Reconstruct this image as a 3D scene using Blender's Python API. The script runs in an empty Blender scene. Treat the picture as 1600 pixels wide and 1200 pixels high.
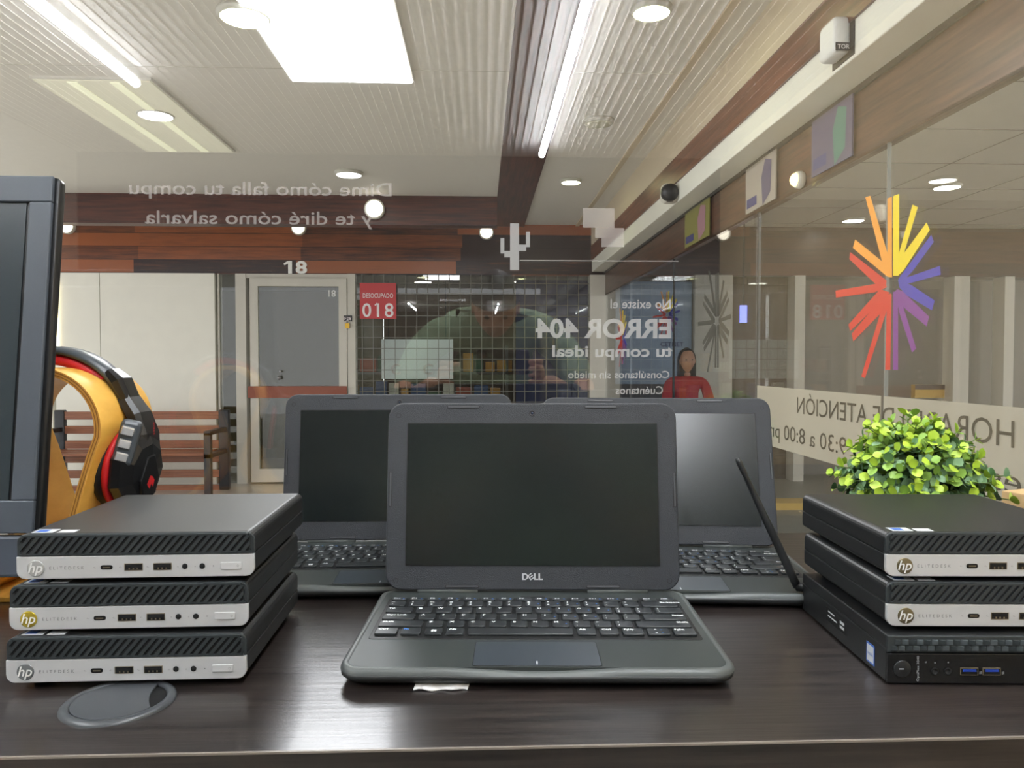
import bpy, bmesh, math, random
from mathutils import Vector, Matrix, Euler
random.seed(7)
SC = bpy.context.scene
COL = SC.collection
PI = math.pi
R = math.radians

# ------------------------------------------------------------------ camera
CAMZ = 1.296            # eye height above the mall floor
TAB = 1.05              # counter top
PITCH, YAW, FPX = R(1.62), R(2.3), 1200.0
cam_d = bpy.data.cameras.new('camera')
cam_d.sensor_width = 36; cam_d.lens = 36 * FPX / 1600; cam_d.clip_start = 0.02; cam_d.clip_end = 200
cam = bpy.data.objects.new('camera', cam_d); COL.objects.link(cam)
cam.location = (0, 0, CAMZ); cam.rotation_euler = (PI / 2 - PITCH, 0, -YAW)
SC.camera = cam
CF = Vector((math.sin(YAW) * math.cos(PITCH), math.cos(YAW) * math.cos(PITCH), -math.sin(PITCH)))
CR = Vector((math.cos(YAW), -math.sin(YAW), 0))
CU = CR.cross(CF)
C0 = Vector((0, 0, CAMZ))
def ray(x, y): return CF + CR * ((x - 800) / FPX) + CU * ((600 - y) / FPX)
def pix(x, y, axis, val):                       # where a sight line meets a building plane
    d = ray(x, y); t = (val - C0[axis]) / d[axis]
    return C0 + d * t

# ------------------------------------------------------------------ world + exposure
w = bpy.data.worlds.new('world'); SC.world = w; w.use_nodes = True
bg = w.node_tree.nodes['Background']; bg.inputs[0].default_value = (0.97, 0.98, 1.0, 1); bg.inputs[1].default_value = 1.05
SC.view_settings.view_transform = 'Standard'; SC.view_settings.look = 'None'
SC.view_settings.exposure = 1.15; SC.view_settings.gamma = 1.0
SC.view_settings.use_curve_mapping = False
SC.cycles.transparent_max_bounces = 24; SC.cycles.max_bounces = 10
TUBE_E, PANEL_E, DOWN_E = 47.0, 12.0, 12.0

# ------------------------------------------------------------------ materials
def lin(c):
    return tuple(((v / 255) / 12.92 if v <= 10 else ((v / 255 + 0.055) / 1.055) ** 2.4) for v in c)
MATS = {}
def mat(name, rgb=(128, 128, 128), rough=0.5, metal=0.0, spec=0.5, emit=None, estr=0, bump=None, var=None, coat=0, trans=0, subs=0):
    if name in MATS: return MATS[name]
    m = bpy.data.materials.new(name); m.use_nodes = True
    nt = m.node_tree; p = nt.nodes['Principled BSDF']
    p.inputs['Base Color'].default_value = (*lin(rgb), 1)
    p.inputs['Roughness'].default_value = rough; p.inputs['Metallic'].default_value = metal
    p.inputs['Specular IOR Level'].default_value = spec
    p.inputs['Coat Weight'].default_value = coat
    tc = nt.nodes.new('ShaderNodeTexCoord')
    if emit:
        p.inputs['Emission Color'].default_value = (*lin(emit), 1); p.inputs['Emission Strength'].default_value = estr
    n = nt.nodes.new('ShaderNodeTexNoise'); n.inputs['Scale'].default_value = (bump or (60, 0, 0))[0]; n.inputs['Detail'].default_value = 3
    nt.links.new(tc.outputs['Object'], n.inputs['Vector'])
    if bump:
        b = nt.nodes.new('ShaderNodeBump'); b.inputs['Strength'].default_value = bump[1]; b.inputs['Distance'].default_value = bump[2]
        nt.links.new(n.outputs['Fac'], b.inputs['Height']); nt.links.new(b.outputs['Normal'], p.inputs['Normal'])
    if not emit:
        v = var if var is not None else 0.05
        n2 = nt.nodes.new('ShaderNodeTexNoise'); n2.inputs['Scale'].default_value = 9 if not bump else bump[0]
        nt.links.new(tc.outputs['Object'], n2.inputs['Vector'])
        hs = nt.nodes.new('ShaderNodeMixRGB'); hs.blend_type = 'MIX'
        a = lin(rgb)
        hs.inputs[1].default_value = (*[min(1, x * (1 - v)) for x in a], 1); hs.inputs[2].default_value = (*[min(1, x * (1 + v)) for x in a], 1)
        nt.links.new(n2.outputs['Fac'], hs.inputs[0]); nt.links.new(hs.outputs[0], p.inputs['Base Color'])
    MATS[name] = m
    return m

def glass_mat(name, f0=0.05, tint=(1, 1, 1)):
    m = bpy.data.materials.new(name); m.use_nodes = True; nt = m.node_tree; nt.nodes.clear()
    out = nt.nodes.new('ShaderNodeOutputMaterial'); mix = nt.nodes.new('ShaderNodeMixShader')
    tr = nt.nodes.new('ShaderNodeBsdfTransparent'); tr.inputs[0].default_value = (*tint, 1)
    gl = nt.nodes.new('ShaderNodeBsdfGlossy'); gl.inputs['Roughness'].default_value = 0.0
    ge = nt.nodes.new('ShaderNodeNewGeometry'); dt = nt.nodes.new('ShaderNodeVectorMath'); dt.operation = 'DOT_PRODUCT'
    nt.links.new(ge.outputs['Incoming'], dt.inputs[0]); nt.links.new(ge.outputs['Normal'], dt.inputs[1])
    def M(op, a, b=None):
        n = nt.nodes.new('ShaderNodeMath'); n.operation = op
        for i, v in enumerate((a, b)):
            if v is None: continue
            if isinstance(v, (int, float)): n.inputs[i].default_value = v
            else: nt.links.new(v, n.inputs[i])
        return n.outputs[0]
    c = M('ABSOLUTE', dt.outputs['Value']); s = M('SUBTRACT', 1.0, c); pw = M('POWER', s, 5.0)
    f = M('ADD', M('MULTIPLY', pw, 1 - f0), f0)
    nt.links.new(f, mix.inputs[0]); nt.links.new(tr.outputs[0], mix.inputs[1]); nt.links.new(gl.outputs[0], mix.inputs[2])
    nt.links.new(mix.outputs[0], out.inputs[0])
    MATS[name] = m; return m

def vinyl_mat(name, rgb, alpha):
    m = bpy.data.materials.new(name); m.use_nodes = True; nt = m.node_tree; nt.nodes.clear()
    out = nt.nodes.new('ShaderNodeOutputMaterial'); mix = nt.nodes.new('ShaderNodeMixShader'); mix.inputs[0].default_value = alpha
    tr = nt.nodes.new('ShaderNodeBsdfTransparent'); di = nt.nodes.new('ShaderNodeBsdfDiffuse'); di.inputs[0].default_value = (*lin(rgb), 1)
    tl = nt.nodes.new('ShaderNodeBsdfTranslucent'); tl.inputs[0].default_value = (*lin(rgb), 1)
    ad = nt.nodes.new('ShaderNodeMixShader'); ad.inputs[0].default_value = 0.5
    nt.links.new(di.outputs[0], ad.inputs[1]); nt.links.new(tl.outputs[0], ad.inputs[2])
    nt.links.new(tr.outputs[0], mix.inputs[1]); nt.links.new(ad.outputs[0], mix.inputs[2]); nt.links.new(mix.outputs[0], out.inputs[0])
    MATS[name] = m; return m

def wood_mat(name, dark, light, grain=(1.2, 22, 22), rough=0.4, board=None, boardvar=0.5, red=None, axis='z', bump=0.1, coat=0.0):
    """streaky wood; board=height of boards stacked along z, each with its own tone"""
    m = bpy.data.materials.new(name); m.use_nodes = True; nt = m.node_tree; p = nt.nodes['Principled BSDF']
    p.inputs['Roughness'].default_value = rough; p.inputs['Coat Weight'].default_value = coat; p.inputs['Coat Roughness'].default_value = 0.15
    tc = nt.nodes.new('ShaderNodeTexCoord'); mp = nt.nodes.new('ShaderNodeMapping'); mp.inputs['Scale'].default_value = grain
    nt.links.new(tc.outputs['Object'], mp.inputs['Vector'])
    n = nt.nodes.new('ShaderNodeTexNoise'); n.inputs['Scale'].default_value = 3; n.inputs['Detail'].default_value = 6; n.inputs['Roughness'].default_value = 0.65
    nt.links.new(mp.outputs[0], n.inputs['Vector'])
    cr = nt.nodes.new('ShaderNodeValToRGB'); cr.color_ramp.elements[0].position = 0.32; cr.color_ramp.elements[1].position = 0.7
    cr.color_ramp.elements[0].color = (*lin(dark), 1); cr.color_ramp.elements[1].color = (*lin(light), 1)
    fac = n.outputs['Fac']
    if board:
        sx = nt.nodes.new('ShaderNodeSeparateXYZ'); nt.links.new(tc.outputs['Object'], sx.inputs[0])
        def M(op, a, b=None):
            q = nt.nodes.new('ShaderNodeMath'); q.operation = op
            for i, v in enumerate((a, b)):
                if v is None: continue
                if isinstance(v, (int, float)): q.inputs[i].default_value = v
                else: nt.links.new(v, q.inputs[i])
            return q.outputs[0]
        row = M('FLOOR', M('DIVIDE', sx.outputs['Z' if axis == 'z' else 'X'], board))
        al = sx.outputs['X' if axis == 'z' else 'Y']
        wn0 = nt.nodes.new('ShaderNodeTexWhiteNoise'); wn0.noise_dimensions = '1D'; nt.links.new(row, wn0.inputs['W'])
        colm = M('FLOOR', M('ADD', M('DIVIDE', al, 1.7), M('MULTIPLY', wn0.outputs['Value'], 5)))
        cb = nt.nodes.new('ShaderNodeCombineXYZ'); nt.links.new(row, cb.inputs[0]); nt.links.new(colm, cb.inputs[1])
        wn = nt.nodes.new('ShaderNodeTexWhiteNoise'); wn.noise_dimensions = '2D'; nt.links.new(cb.outputs[0], wn.inputs['Vector'])
        fac = M('ADD', M('MULTIPLY', n.outputs['Fac'], 1 - boardvar * .5), M('MULTIPLY', M('SUBTRACT', wn.outputs['Value'], 0.35), boardvar))
        fr = M('FRACT', M('DIVIDE', sx.outputs['Z' if axis == 'z' else 'X'], board))
        gap = M('GREATER_THAN', fr, 0.04)
        nt.links.new(fac, cr.inputs[0])
        mx = nt.nodes.new('ShaderNodeMixRGB'); mx.blend_type = 'MIX'; mx.inputs[1].default_value = (*[v * .4 for v in lin(dark)], 1)
        nt.links.new(gap, mx.inputs[0]); nt.links.new(cr.outputs[0], mx.inputs[2]); nt.links.new(mx.outputs[0], p.inputs['Base Color'])
    else:
        nt.links.new(fac, cr.inputs[0]); nt.links.new(cr.outputs[0], p.inputs['Base Color'])
    if bump:
        b = nt.nodes.new('ShaderNodeBump'); b.inputs['Strength'].default_value = bump; b.inputs['Distance'].default_value = 0.001
        nt.links.new(n.outputs['Fac'], b.inputs['Height']); nt.links.new(b.outputs['Normal'], p.inputs['Normal'])
    MATS[name] = m; return m

# ------------------------------------------------------------------ mesh builder
class MB:
    def __init__(s): s.v = []; s.f = []; s.m = []; s.s = []
    def add(s, vs, fs, mi=0, smooth=False, M=None):
        o = len(s.v)
        s.v += [tuple(M @ Vector(p)) if M is not None else tuple(p) for p in vs]
        s.f += [tuple(i + o for i in f) for f in fs]; s.m += [mi] * len(fs); s.s += [smooth] * len(fs)
        return s
    def box(s, x0, x1, y0, y1, z0, z1, mi=0, M=None):
        vs = [(x, y, z) for z in (z0, z1) for y in (y0, y1) for x in (x0, x1)]
        return s.add(vs, [(0, 2, 3, 1), (4, 5, 7, 6), (0, 1, 5, 4), (2, 6, 7, 3), (0, 4, 6, 2), (1, 3, 7, 5)], mi, False, M)
    def loft(s, rings, mi=0, smooth=False, cap=True, close=True, M=None, loop=False):
        n = len(rings[0]); vs = [p for r in rings for p in r]; fs = []
        k = len(rings)
        for a in range(k if loop else k - 1):
            b = (a + 1) % k
            for i in range(n if close else n - 1):
                j = (i + 1) % n
                fs.append((a * n + i, a * n + j, b * n + j, b * n + i))
        s.add(vs, fs, mi, smooth, M)
        if cap and not loop:
            o = len(s.v) - len(vs)
            s.f.append(tuple(o + i for i in reversed(range(n)))); s.m.append(mi); s.s.append(False)
            s.f.append(tuple(o + (k - 1) * n + i for i in range(n))); s.m.append(mi); s.s.append(False)
        return s
    def prism(s, poly, z0, z1, mi=0, M=None):
        return s.loft([[(x, y, z0) for x, y in poly], [(x, y, z1) for x, y in poly]], mi, False, True, True, M)
    def slab(s, W, D, z0, z1, r=.005, b=.001, mi=0, M=None, n=5, cx=0, cy=0, smooth=True):
        prof = [(z0, b), (z0 + b * .3, b * .3), (z0 + b, 0), (z1 - b, 0), (z1 - b * .3, b * .3), (z1, b)]
        rings = [[(cx + x, cy + y, z) for x, y in rrect(W - 2 * i, D - 2 * i, max(r - i, .0002), n)] for z, i in prof]
        return s.loft(rings, mi, smooth, True, True, M)
    def lathe(s, prof, n=24, mi=0, M=None, smooth=True, cap=True):
        rings = [[(r * math.cos(2 * PI * i / n), r * math.sin(2 * PI * i / n), z) for i in range(n)] for r, z in prof]
        return s.loft(rings, mi, smooth, cap, True, M)
    def ring(s, r0, r1, z, n=24, mi=0, M=None):
        vs = [(r * math.cos(2 * PI * i / n), r * math.sin(2 * PI * i / n), z) for r in (r0, r1) for i in range(n)]
        return s.add(vs, [(i, (i + 1) % n, n + (i + 1) % n, n + i)[::-1] for i in range(n)], mi, False, M)
    def tube(s, pts, rad, n=10, mi=0, M=None, smooth=True):
        pts = [Vector(p) for p in pts]; rings = []
        rad = rad if isinstance(rad, (list, tuple)) else [rad] * len(pts)
        up = Vector((0, 0, 1))
        for i, p in enumerate(pts):
            t = (pts[min(i + 1, len(pts) - 1)] - pts[max(i - 1, 0)]).normalized()
            if abs(t.dot(up)) > .95: up = Vector((0, 1, 0)) if abs(t.y) < .9 else Vector((1, 0, 0))
            a = t.cross(up).normalized(); b = t.cross(a).normalized(); up = -b if False else up
            rings.append([tuple(p + (a * math.cos(2 * PI * k / n) + b * math.sin(2 * PI * k / n)) * rad[i]) for k in range(n)])
        return s.loft(rings, mi, smooth, True, True, M)
    def text(s, txt, size, M, mi=0, **kw):
        vs, fs = text_geo(txt, size, **kw)
        return s.add(vs, fs, mi, False, M)
    def poly(s, pts, mi=0, M=None): return s.add(pts, [tuple(range(len(pts)))], mi, False, M)
    def build(s, name, mats, parent=None, loc=(0, 0, 0), rot=(0, 0, 0), bevel=0):
        me = bpy.data.meshes.new(name); me.from_pydata(s.v, [], s.f)
        for m in (mats if isinstance(mats, (list, tuple)) else [mats]): me.materials.append(m)
        me.polygons.foreach_set('material_index', s.m); me.polygons.foreach_set('use_smooth', s.s)
        me.update()
        bm = bmesh.new(); bm.from_mesh(me); bmesh.ops.recalc_face_normals(bm, faces=[f for f in bm.faces if not any(e.is_boundary for e in f.edges)]); bm.to_mesh(me); bm.free()
        o = bpy.data.objects.new(name, me); COL.objects.link(o); o.location = loc; o.rotation_euler = rot
        if parent: o.parent = parent
        if bevel:
            b = o.modifiers.new('bevel', 'BEVEL'); b.width = bevel; b.segments = 2; b.limit_method = 'ANGLE'; b.angle_limit = R(40)
        return o

def rrect(W, D, r, n=5):
    r = min(r, W / 2 - 1e-5, D / 2 - 1e-5); pts = []
    for cx, cy, a0 in ((W / 2 - r, D / 2 - r, 0), (-W / 2 + r, D / 2 - r, 90), (-W / 2 + r, -D / 2 + r, 180), (W / 2 - r, -D / 2 + r, 270)):
        for i in range(n + 1):
            a = R(a0 + 90 * i / n); pts.append((cx + r * math.cos(a), cy + r * math.sin(a)))
    return pts

_tc = {}
def text_geo(txt, size, align='CENTER', bold=0.0, shear=0.0, spacing=1.0, mirror=False, width=None, res=3):
    """flat lettering in the XY plane, centred on its cap height"""
    key = (txt, align, bold, shear, spacing, res)
    if key not in _tc:
        cu = bpy.data.curves.new('lettering', 'FONT'); cu.body = txt; cu.size = 1.0; cu.align_x = align; cu.align_y = 'BOTTOM_BASELINE'
        cu.offset = bold; cu.shear = shear; cu.space_character = spacing; cu.resolution_u = res; cu.fill_mode = 'FRONT'
        ob = bpy.data.objects.new('lettering', cu); COL.objects.link(ob)
        dg = bpy.context.evaluated_depsgraph_get(); dg.update()
        me = bpy.data.meshes.new_from_object(ob.evaluated_get(dg))
        _tc[key] = ([tuple(v.co) for v in me.vertices], [tuple(p.vertices) for p in me.polygons])
        bpy.data.objects.remove(ob); bpy.data.curves.remove(cu); bpy.data.meshes.remove(me)
    vs, fs = _tc[key]
    k = size / 0.73                                           # size = height of a capital
    kx = k
    if width and vs:
        w0 = max(v[0] for v in vs) - min(v[0] for v in vs); kx = width / w0
    sx = -1 if mirror else 1
    return [(v[0] * kx * sx, v[1] * k - size / 2, v[2]) for v in vs], fs

def T(x=0, y=0, z=0): return Matrix.Translation((x, y, z))
def RX(a): return Matrix.Rotation(a, 4, 'X')
def RY(a): return Matrix.Rotation(a, 4, 'Y')
def RZ(a): return Matrix.Rotation(a, 4, 'Z')
UPR = RX(PI / 2)         # XY drawing stood up facing -Y: (x,y,z)->(x,-z,y)

def tag(o, label=None, cat=None, group=None, kind=None):
    if label: o['label'] = label
    if cat: o['category'] = cat
    if group: o['group'] = group
    if kind: o['kind'] = kind
    return o
def thing(name, label, cat, loc=(0, 0, 0), rz=0, group=None):
    o = bpy.data.objects.new(name, None); COL.objects.link(o); o.empty_display_size = .05
    o.location = loc; o.rotation_euler = (0, 0, rz); return tag(o, label, cat, group)
def struct(o, label=None): o['kind'] = 'structure'; return tag(o, label)
def dup(root, loc, rz, label):
    def cp(o, par):
        c = o.copy(); COL.objects.link(c)
        if par: c.parent = par
        for ch in list(o.children): cp(ch, c)
        return c
    r = cp(root, None); r.location = loc; r.rotation_euler = (0, 0, rz); r['label'] = label
    return r

# ------------------------------------------------------------------ material set
plaster = mat('white_plaster', (228, 226, 220), .75, bump=(40, .05, .002))
ceil_m = mat('ceiling_paint', (226, 223, 214), .7, bump=(30, .04, .002))
wall_in = mat('shop_wall_paint', (84, 78, 72), .7)
wall_beige = mat('beige_wall_paint', (190, 168, 130), .7)
floor_m = mat('polished_floor', (186, 181, 170), .25, bump=(3, .02, .002), var=.1)
asphalt = mat('grey_floor', (120, 118, 110), .4, var=.15)
yellow_p = mat('yellow_paint', (205, 165, 60), .5)
board_m = wood_mat('fascia_boards', (40, 18, 17), (150, 82, 40), (.8, 1, 11), .3, board=.14, boardvar=.75)
beam_m = wood_mat('beam_wood', (48, 22, 16), (104, 58, 40), (14, .8, 14), .35)
beam_x = wood_mat('cross_beam_wood', (44, 18, 14), (96, 46, 30), (.8, 14, 14), .35)
transom_m = wood_mat('transom_wood', (48, 32, 24), (98, 64, 46), (14, .8, 14), .3)
slat_m = wood_mat('slat_wood', (120, 68, 42), (164, 104, 68), (1, 20, 20), .4)
wenge = wood_mat('wenge_laminate', (20, 17, 17), (52, 45, 42), (1.6, 40, 40), .3, bump=.3, coat=.2)
edge_m = mat('pale_edge', (120, 112, 104), .4)
frame_w = mat('white_frame', (206, 202, 190), .5)
frame_b = mat('black_metal', (26, 27, 30), .4)
gls = glass_mat('shop_glass', .085)
gls_side = glass_mat('side_glass', .05, (.94, .95, .94))
gls_far = glass_mat('far_glass', .05, (.9, .92, .9))
edge_glass = mat('glass_edge', (20, 26, 26), .2)
vin_w = vinyl_mat('white_vinyl', (235, 235, 235), .42)
vin_ghost = vinyl_mat('pale_vinyl', (225, 218, 215), .34)
vin_band = vinyl_mat('frosted_vinyl', (205, 200, 185), .62)
vin_grey = vinyl_mat('grey_vinyl', (96, 94, 86), .85)
vin_text = vinyl_mat('dark_lettering', (66, 64, 58), .8)
C = {'orange': mat('orange_vinyl', (240, 160, 50), .5), 'yellow': mat('yellow_vinyl', (240, 215, 10), .5), 'blue': mat('blue_vinyl', (56, 52, 170), .5),
     'purple': mat('purple_vinyl', (122, 52, 140), .5), 'red': mat('red_vinyl', (206, 44, 30), .5)}
lamp_w = mat('lamp_white', (255, 255, 255), .5, emit=(255, 252, 246), estr=DOWN_E)
lamp_y = mat('lamp_warm', (255, 255, 230), .5, emit=(250, 255, 190), estr=DOWN_E)
lamp_off = mat('lamp_unlit', (215, 214, 190), .4)
tube_m = mat('tube_light', (255, 255, 255), .5, emit=(240, 248, 255), estr=TUBE_E)
panel_m = mat('panel_light', (255, 255, 255), .5, emit=(248, 251, 255), estr=PANEL_E)
trim_m = mat('lamp_trim', (200, 198, 186), .4)

YF = 8.3; HC = CAMZ + 1.48; GY = 1.15; GX = 1.34
# ------------------------------------------------------------------ the setting: big planes
struct(MB().box(-7, GX, -2.9, YF + 3, -.1, 0).build('floor', floor_m))
struct(MB().box(GX, 12, -2.9, 16, -.1, 0).build('floor', asphalt))
# mall ceiling
cb = MB(); cb.box(-7, 1.0, GY + .03, YF + 3, HC, HC + .1)
struct(cb.build('ceiling', ceil_m))
struct(MB().box(1.0, GX + .05, GY + .03, YF, HC, HC + .1).build('ceiling', ceil_m))
tile = MB(); tile.box(GX + .05, 9, GY + .03, 13, HC - .005, HC + .1)
tile_mat = mat('tile_ceiling', (218, 216, 208), .7); to = struct(tile.build('ceiling', tile_mat))
tr = MB()
for i in range(14): tr.box(GX + .05, 9, 1.5 + i * .82, 1.508 + i * .82, HC - .008, HC - .004)
for i in range(9): tr.box(GX + .5 + i * .82, GX + .508 + i * .82, GY + .03, 13, HC - .008, HC - .004)
tr.build('tile_grid', mat('grid_line', (140, 136, 124), .6), to)
seam = MB()
for yy in (3.95,): seam.box(-7, 1.0, yy, yy + .006, HC - .002, HC)
struct(seam.build('trim_1', mat('seam', (206, 202, 190), .6)))
# beams
struct(MB().box(.145, .465, GY + .03, YF, HC - .02, HC + .02).build('trim_2', beam_m), 'dark wooden board running along the ceiling')
struct(MB().box(-7, .145, 6.9, 7.05, HC - .26, HC).build('trim_3', beam_x), 'dark wooden cross beam under the ceiling')
struct(MB().box(1.19, 1.23, GY + .03, YF, CAMZ + 1.25, HC).box(1.02, 1.06, GY + .03, YF, HC - .012, HC).build('trim_4', mat('beige_trim', (200, 186, 160), .6)))
struct(MB().box(1.185, 1.24, GY + .03, YF, CAMZ + 1.095, CAMZ + 1.25).build('trim_5', wood_mat('rail_wood', (72, 38, 26), (128, 78, 54), (14, .8, 14), .35)))
# door header over the side glass
hd = MB(); hd.box(1.195, 1.35, GY + .04, YF - .02, CAMZ + .975, CAMZ + 1.10)
struct(hd.build('trim_6', mat('header_cream', (226, 225, 212), .45), bevel=.004), 'cream door header box running along the side glass')
struct(MB().box(1.335, 1.37, GY + .04, YF - .02, CAMZ + .72, CAMZ + .975).build('trim_7', transom_m), 'brown wooden transom above the side glass')
struct(MB().box(1.325, 1.345, GY + .04, YF - .02, CAMZ + .955, CAMZ + .977).build('trim_8', frame_b))
# far wall (fascia) and openings
fz0, fz1 = CAMZ + .94, HC
struct(MB().box(-7, GX, YF, YF + .12, fz0, fz1 + .3).build('wall_far', board_m), 'wall of varnished wooden boards')
struct(MB().box(GX, 9, YF, YF + .12, fz0, fz1 + .3).build('wall_far', wood_mat('dark_boards', (34, 22, 18), (74, 46, 34), (.8, 1, 11), .35)))
def X(x, Y=YF): return pix(x, 500, 1, Y).x
def Zp(y, Y=YF, x=600): return pix(x, y, 1, Y).z
struct(MB().box(X(88), X(158), YF - .03, YF + .1, 0, fz0).box(X(159), X(337), YF - .03, YF + .1, 0, fz0).box(-7, X(80), YF, YF + .1, 0, fz0).build('wall_left', mat('cream_panel', (240, 238, 226), .6)), 'cream wall panels')
struct(MB().box(X(340), X(343), YF, YF + .1, 0, fz0).box(X(369), X(385), YF - .02, YF + .1, 0, fz0).box(X(544), X(556), YF - .04, YF + .1, 0, fz0).box(X(921), X(948), YF - .06, YF + .12, 0, fz0).box(X(385), X(544), YF - .01, YF + .1, fz0 - .045, fz0).build('trim_9', frame_w), 'white posts of the far shop front')
# far side rooms behind the glass
olive = mat('olive_interior', (92, 88, 62), .8)
struct(MB().box(-7, X(556), YF + 2.2, YF + 2.3, 0, fz1).build('wall_back', olive))
struct(MB().box(X(556), X(950) + .6, YF + 2.4, YF + 2.5, 0, fz1).build('wall_inner', mat('room_brown', (104, 88, 74), .8)))
struct(MB().box(-7, 9, YF + .12, YF + 2.5, fz0 + .02, fz0 + .1).build('ceiling', mat('room_ceiling', (120, 116, 108), .8)))
win = struct(MB().box(X(343), X(369), YF + .02, YF + .03, 0, fz0).build('window_3', gls_far))
win4 = struct(MB().box(X(557), X(921), YF + .02, YF + .03, 0, fz0).build('window_4', gls_far))
g = MB(); x0, x1 = X(557), X(921); p = .116
zz = .05
while zz < fz0: g.box(x0, x1, YF - .012, YF - .006, zz, zz + .007); zz += p
xx = x0 + .06
while xx < x1: g.box(xx, xx + .007, YF - .016, YF - .010, 0, fz0); xx += p
g.build('security_grille', mat('grille_metal', (112, 110, 100), .5, .1), win4)['label'] = 'square wire security grille over the far shop window'
# door with push bar
dx0, dx1 = X(385), X(543)
door = MB(); fw = .085
zt = fz0 - .05
door.box(dx0 + .05, dx0 + .05 + fw, YF - .05, YF, .02, zt).box(dx1 - fw, dx1, YF - .05, YF, .02, zt).box(dx0 + .05 + fw, dx1 - fw, YF - .05, YF, zt - fw, zt).box(dx0 + .05 + fw, dx1 - fw, YF - .05, YF, .02, .16)
door = struct(door.build('door_1', frame_w), 'glazed white-framed shop door under the number 18')
MB().box(dx0 + .13, dx1 - .08, YF - .03, YF - .022, .15, zt - .08).build('pane', gls_far, door)
MB().box(dx0 + .03, dx1 - .0, YF - .075, YF - .05, Zp(621), Zp(603)).build('push_bar', mat('push_bar_wood', (138, 66, 36), .4), door)
MB().lathe([(.0, 0), (.02, 0), (.022, .02), (.012, .04), (0, .045)], 16, M=T(X(438), YF - .05, Zp(590)) @ RX(PI / 2)).lathe([(.0, 0), (.012, 0), (.012, .02), (0, .02)], 12, M=T(X(440), YF - .05, Zp(580)) @ RX(PI / 2)).build('door_handle', mat('steel', (190, 190, 190), .3, .9), door)
MB().text('18', .07, T(X(519), YF - .036, Zp(459)) @ UPR, bold=.02).build('door_number', mat('white_paint', (230, 230, 225), .5), door)
num = MB().text('18', .13, T(X(463), YF - .012, Zp(418)) @ UPR, bold=.035, width=.2).poly([(X(463) - .085, YF - .0125, Zp(418) + .063), (X(463) - .128, YF - .0125, Zp(418) + .034), (X(463) - .118, YF - .0125, Zp(418) + .018), (X(463) - .075, YF - .0125, Zp(418) + .040)]).build('house_number', mat('number_white', (245, 245, 240), .4)); num.location.y = 0
mod = num.modifiers.new('s', 'SOLIDIFY'); mod.thickness = .01
tag(num, 'white number 18 fixed on the wooden boards above the far door', 'sign')
# shop interior (behind the camera)
IH = CAMZ + 1.25
inn = mat('ribbed_ceiling', (240, 232, 226), .5)
struct(MB().box(-2.4, 1.55, -2.45, GY - .02, IH, IH + .1).build('ceiling', inn))
rib = MB()
for i in range(95): rib.box(-2.38 + i * .0415, -2.374 + i * .0415, -2.44, GY - .03, IH - .003, IH)
rib.build('ceiling_rib', mat('rib_shade', (232, 223, 216), .6)); struct(bpy.context.scene.objects['ceiling_rib']); bpy.context.scene.objects['ceiling_rib'].name = 'trim_10'
struct(MB().box(-2.4, 1.55, -2.5, -2.4, 0, IH).build('wall_rear', wall_in))
struct(MB().box(1.47, 1.55, -2.4, GY - .02, 0, IH).build('wall_right', wall_beige))
struct(MB().box(-2.48, -2.4, -2.4, GY - .02, 0, IH).build('wall_left', mat('shop_left', (176, 170, 158), .7)))

# ------------------------------------------------------------------ lamps
def tube_lamp(label, x, y0, y1):
    t = thing('tube_lamp', label, 'ceiling lamp', (x, (y0 + y1) / 2, IH), 0, None); L = (y1 - y0) / 2
    MB().box(-.012, .012, -L, L, -.035, 0).build('housing', mat('lamp_housing', (225, 225, 222), .4), t, bevel=.003)
    MB().tube([(0, -L + .02, -.056), (0, L - .02, -.056)], .019, 10).build('light_tube', tube_m, t)
tube_lamp('long tube lamp on the right of the two on the shop ceiling', .35, -2.16, .95)  # both tubes lengthened forward, out of view, to light photographer and counter
tube_lamp('long tube lamp on the left of the two on the shop ceiling', -1.475, -1.10, .95)
def panel(name, label, x0, x1, y0, y1, m):
    t = thing(name, label, 'ceiling light', ((x0 + x1) / 2, (y0 + y1) / 2, HC)); a, b = (x1 - x0) / 2, (y1 - y0) / 2
    MB().box(-a, a, -b, b, -.014, 0).build('frame', ceil_m, t)
    MB().box(-a + .012, a - .012, -b + .012, b - .012, -.018, -.013).build('diffuser', m, t); return t
pa = pix(455, 123, 2, HC); pb = pix(648, 129, 2, HC)
panel('ceiling_panel_light', 'large glaring white rectangular panel light in the mall ceiling', pa.x, pb.x, pa.y - 1.2, pa.y, panel_m)
dim = mat('dim_diffuser', (228, 226, 208), .5, emit=(240, 238, 212), estr=.10)
dimt = mat('dim_tube', (240, 240, 215), .5, emit=(245, 248, 215), estr=.20)
qa = pix(45, 118, 2, HC); qb = pix(358, 235, 2, HC); qc = pix(235, 120, 2, HC)
t = panel('ceiling_panel_light', 'long dim panel light with two faint tubes, left on the mall ceiling', qa.x, qc.x, qa.y, qb.y, dim)
LL = (qb.y - qa.y) / 2 - .03
for s in (-1, 1): MB().box(s * .11 - .025, s * .11 + .025, -LL, LL, -.022, -.018).build('light_tube', dimt, t)
def downlight(x, y, d, m, label):
    p = pix(x, y, 2, HC); t = thing('downlight', label, 'ceiling lamp', (p.x, p.y, HC - .02), 0, None)
    r = d / 2
    MB().lathe([(r * 1.16, .02), (r * 1.16, .008), (r * 1.05, -.004), (r, -.006), (r, .005), (r, .02)], 28).build('trim_ring', trim_m, t)
    MB().lathe([(r * .99, .01), (r * .99, -.005), (r * .7, -.009), (.001, -.01)], 28).build('diffuser', m, t)
downlight(243, 175, .19, lamp_w, 'bright round downlight on the long dim panel at the left')
downlight(545, 269, .19, lamp_w, 'bright round downlight near the cross beam above the red sign')
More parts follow.
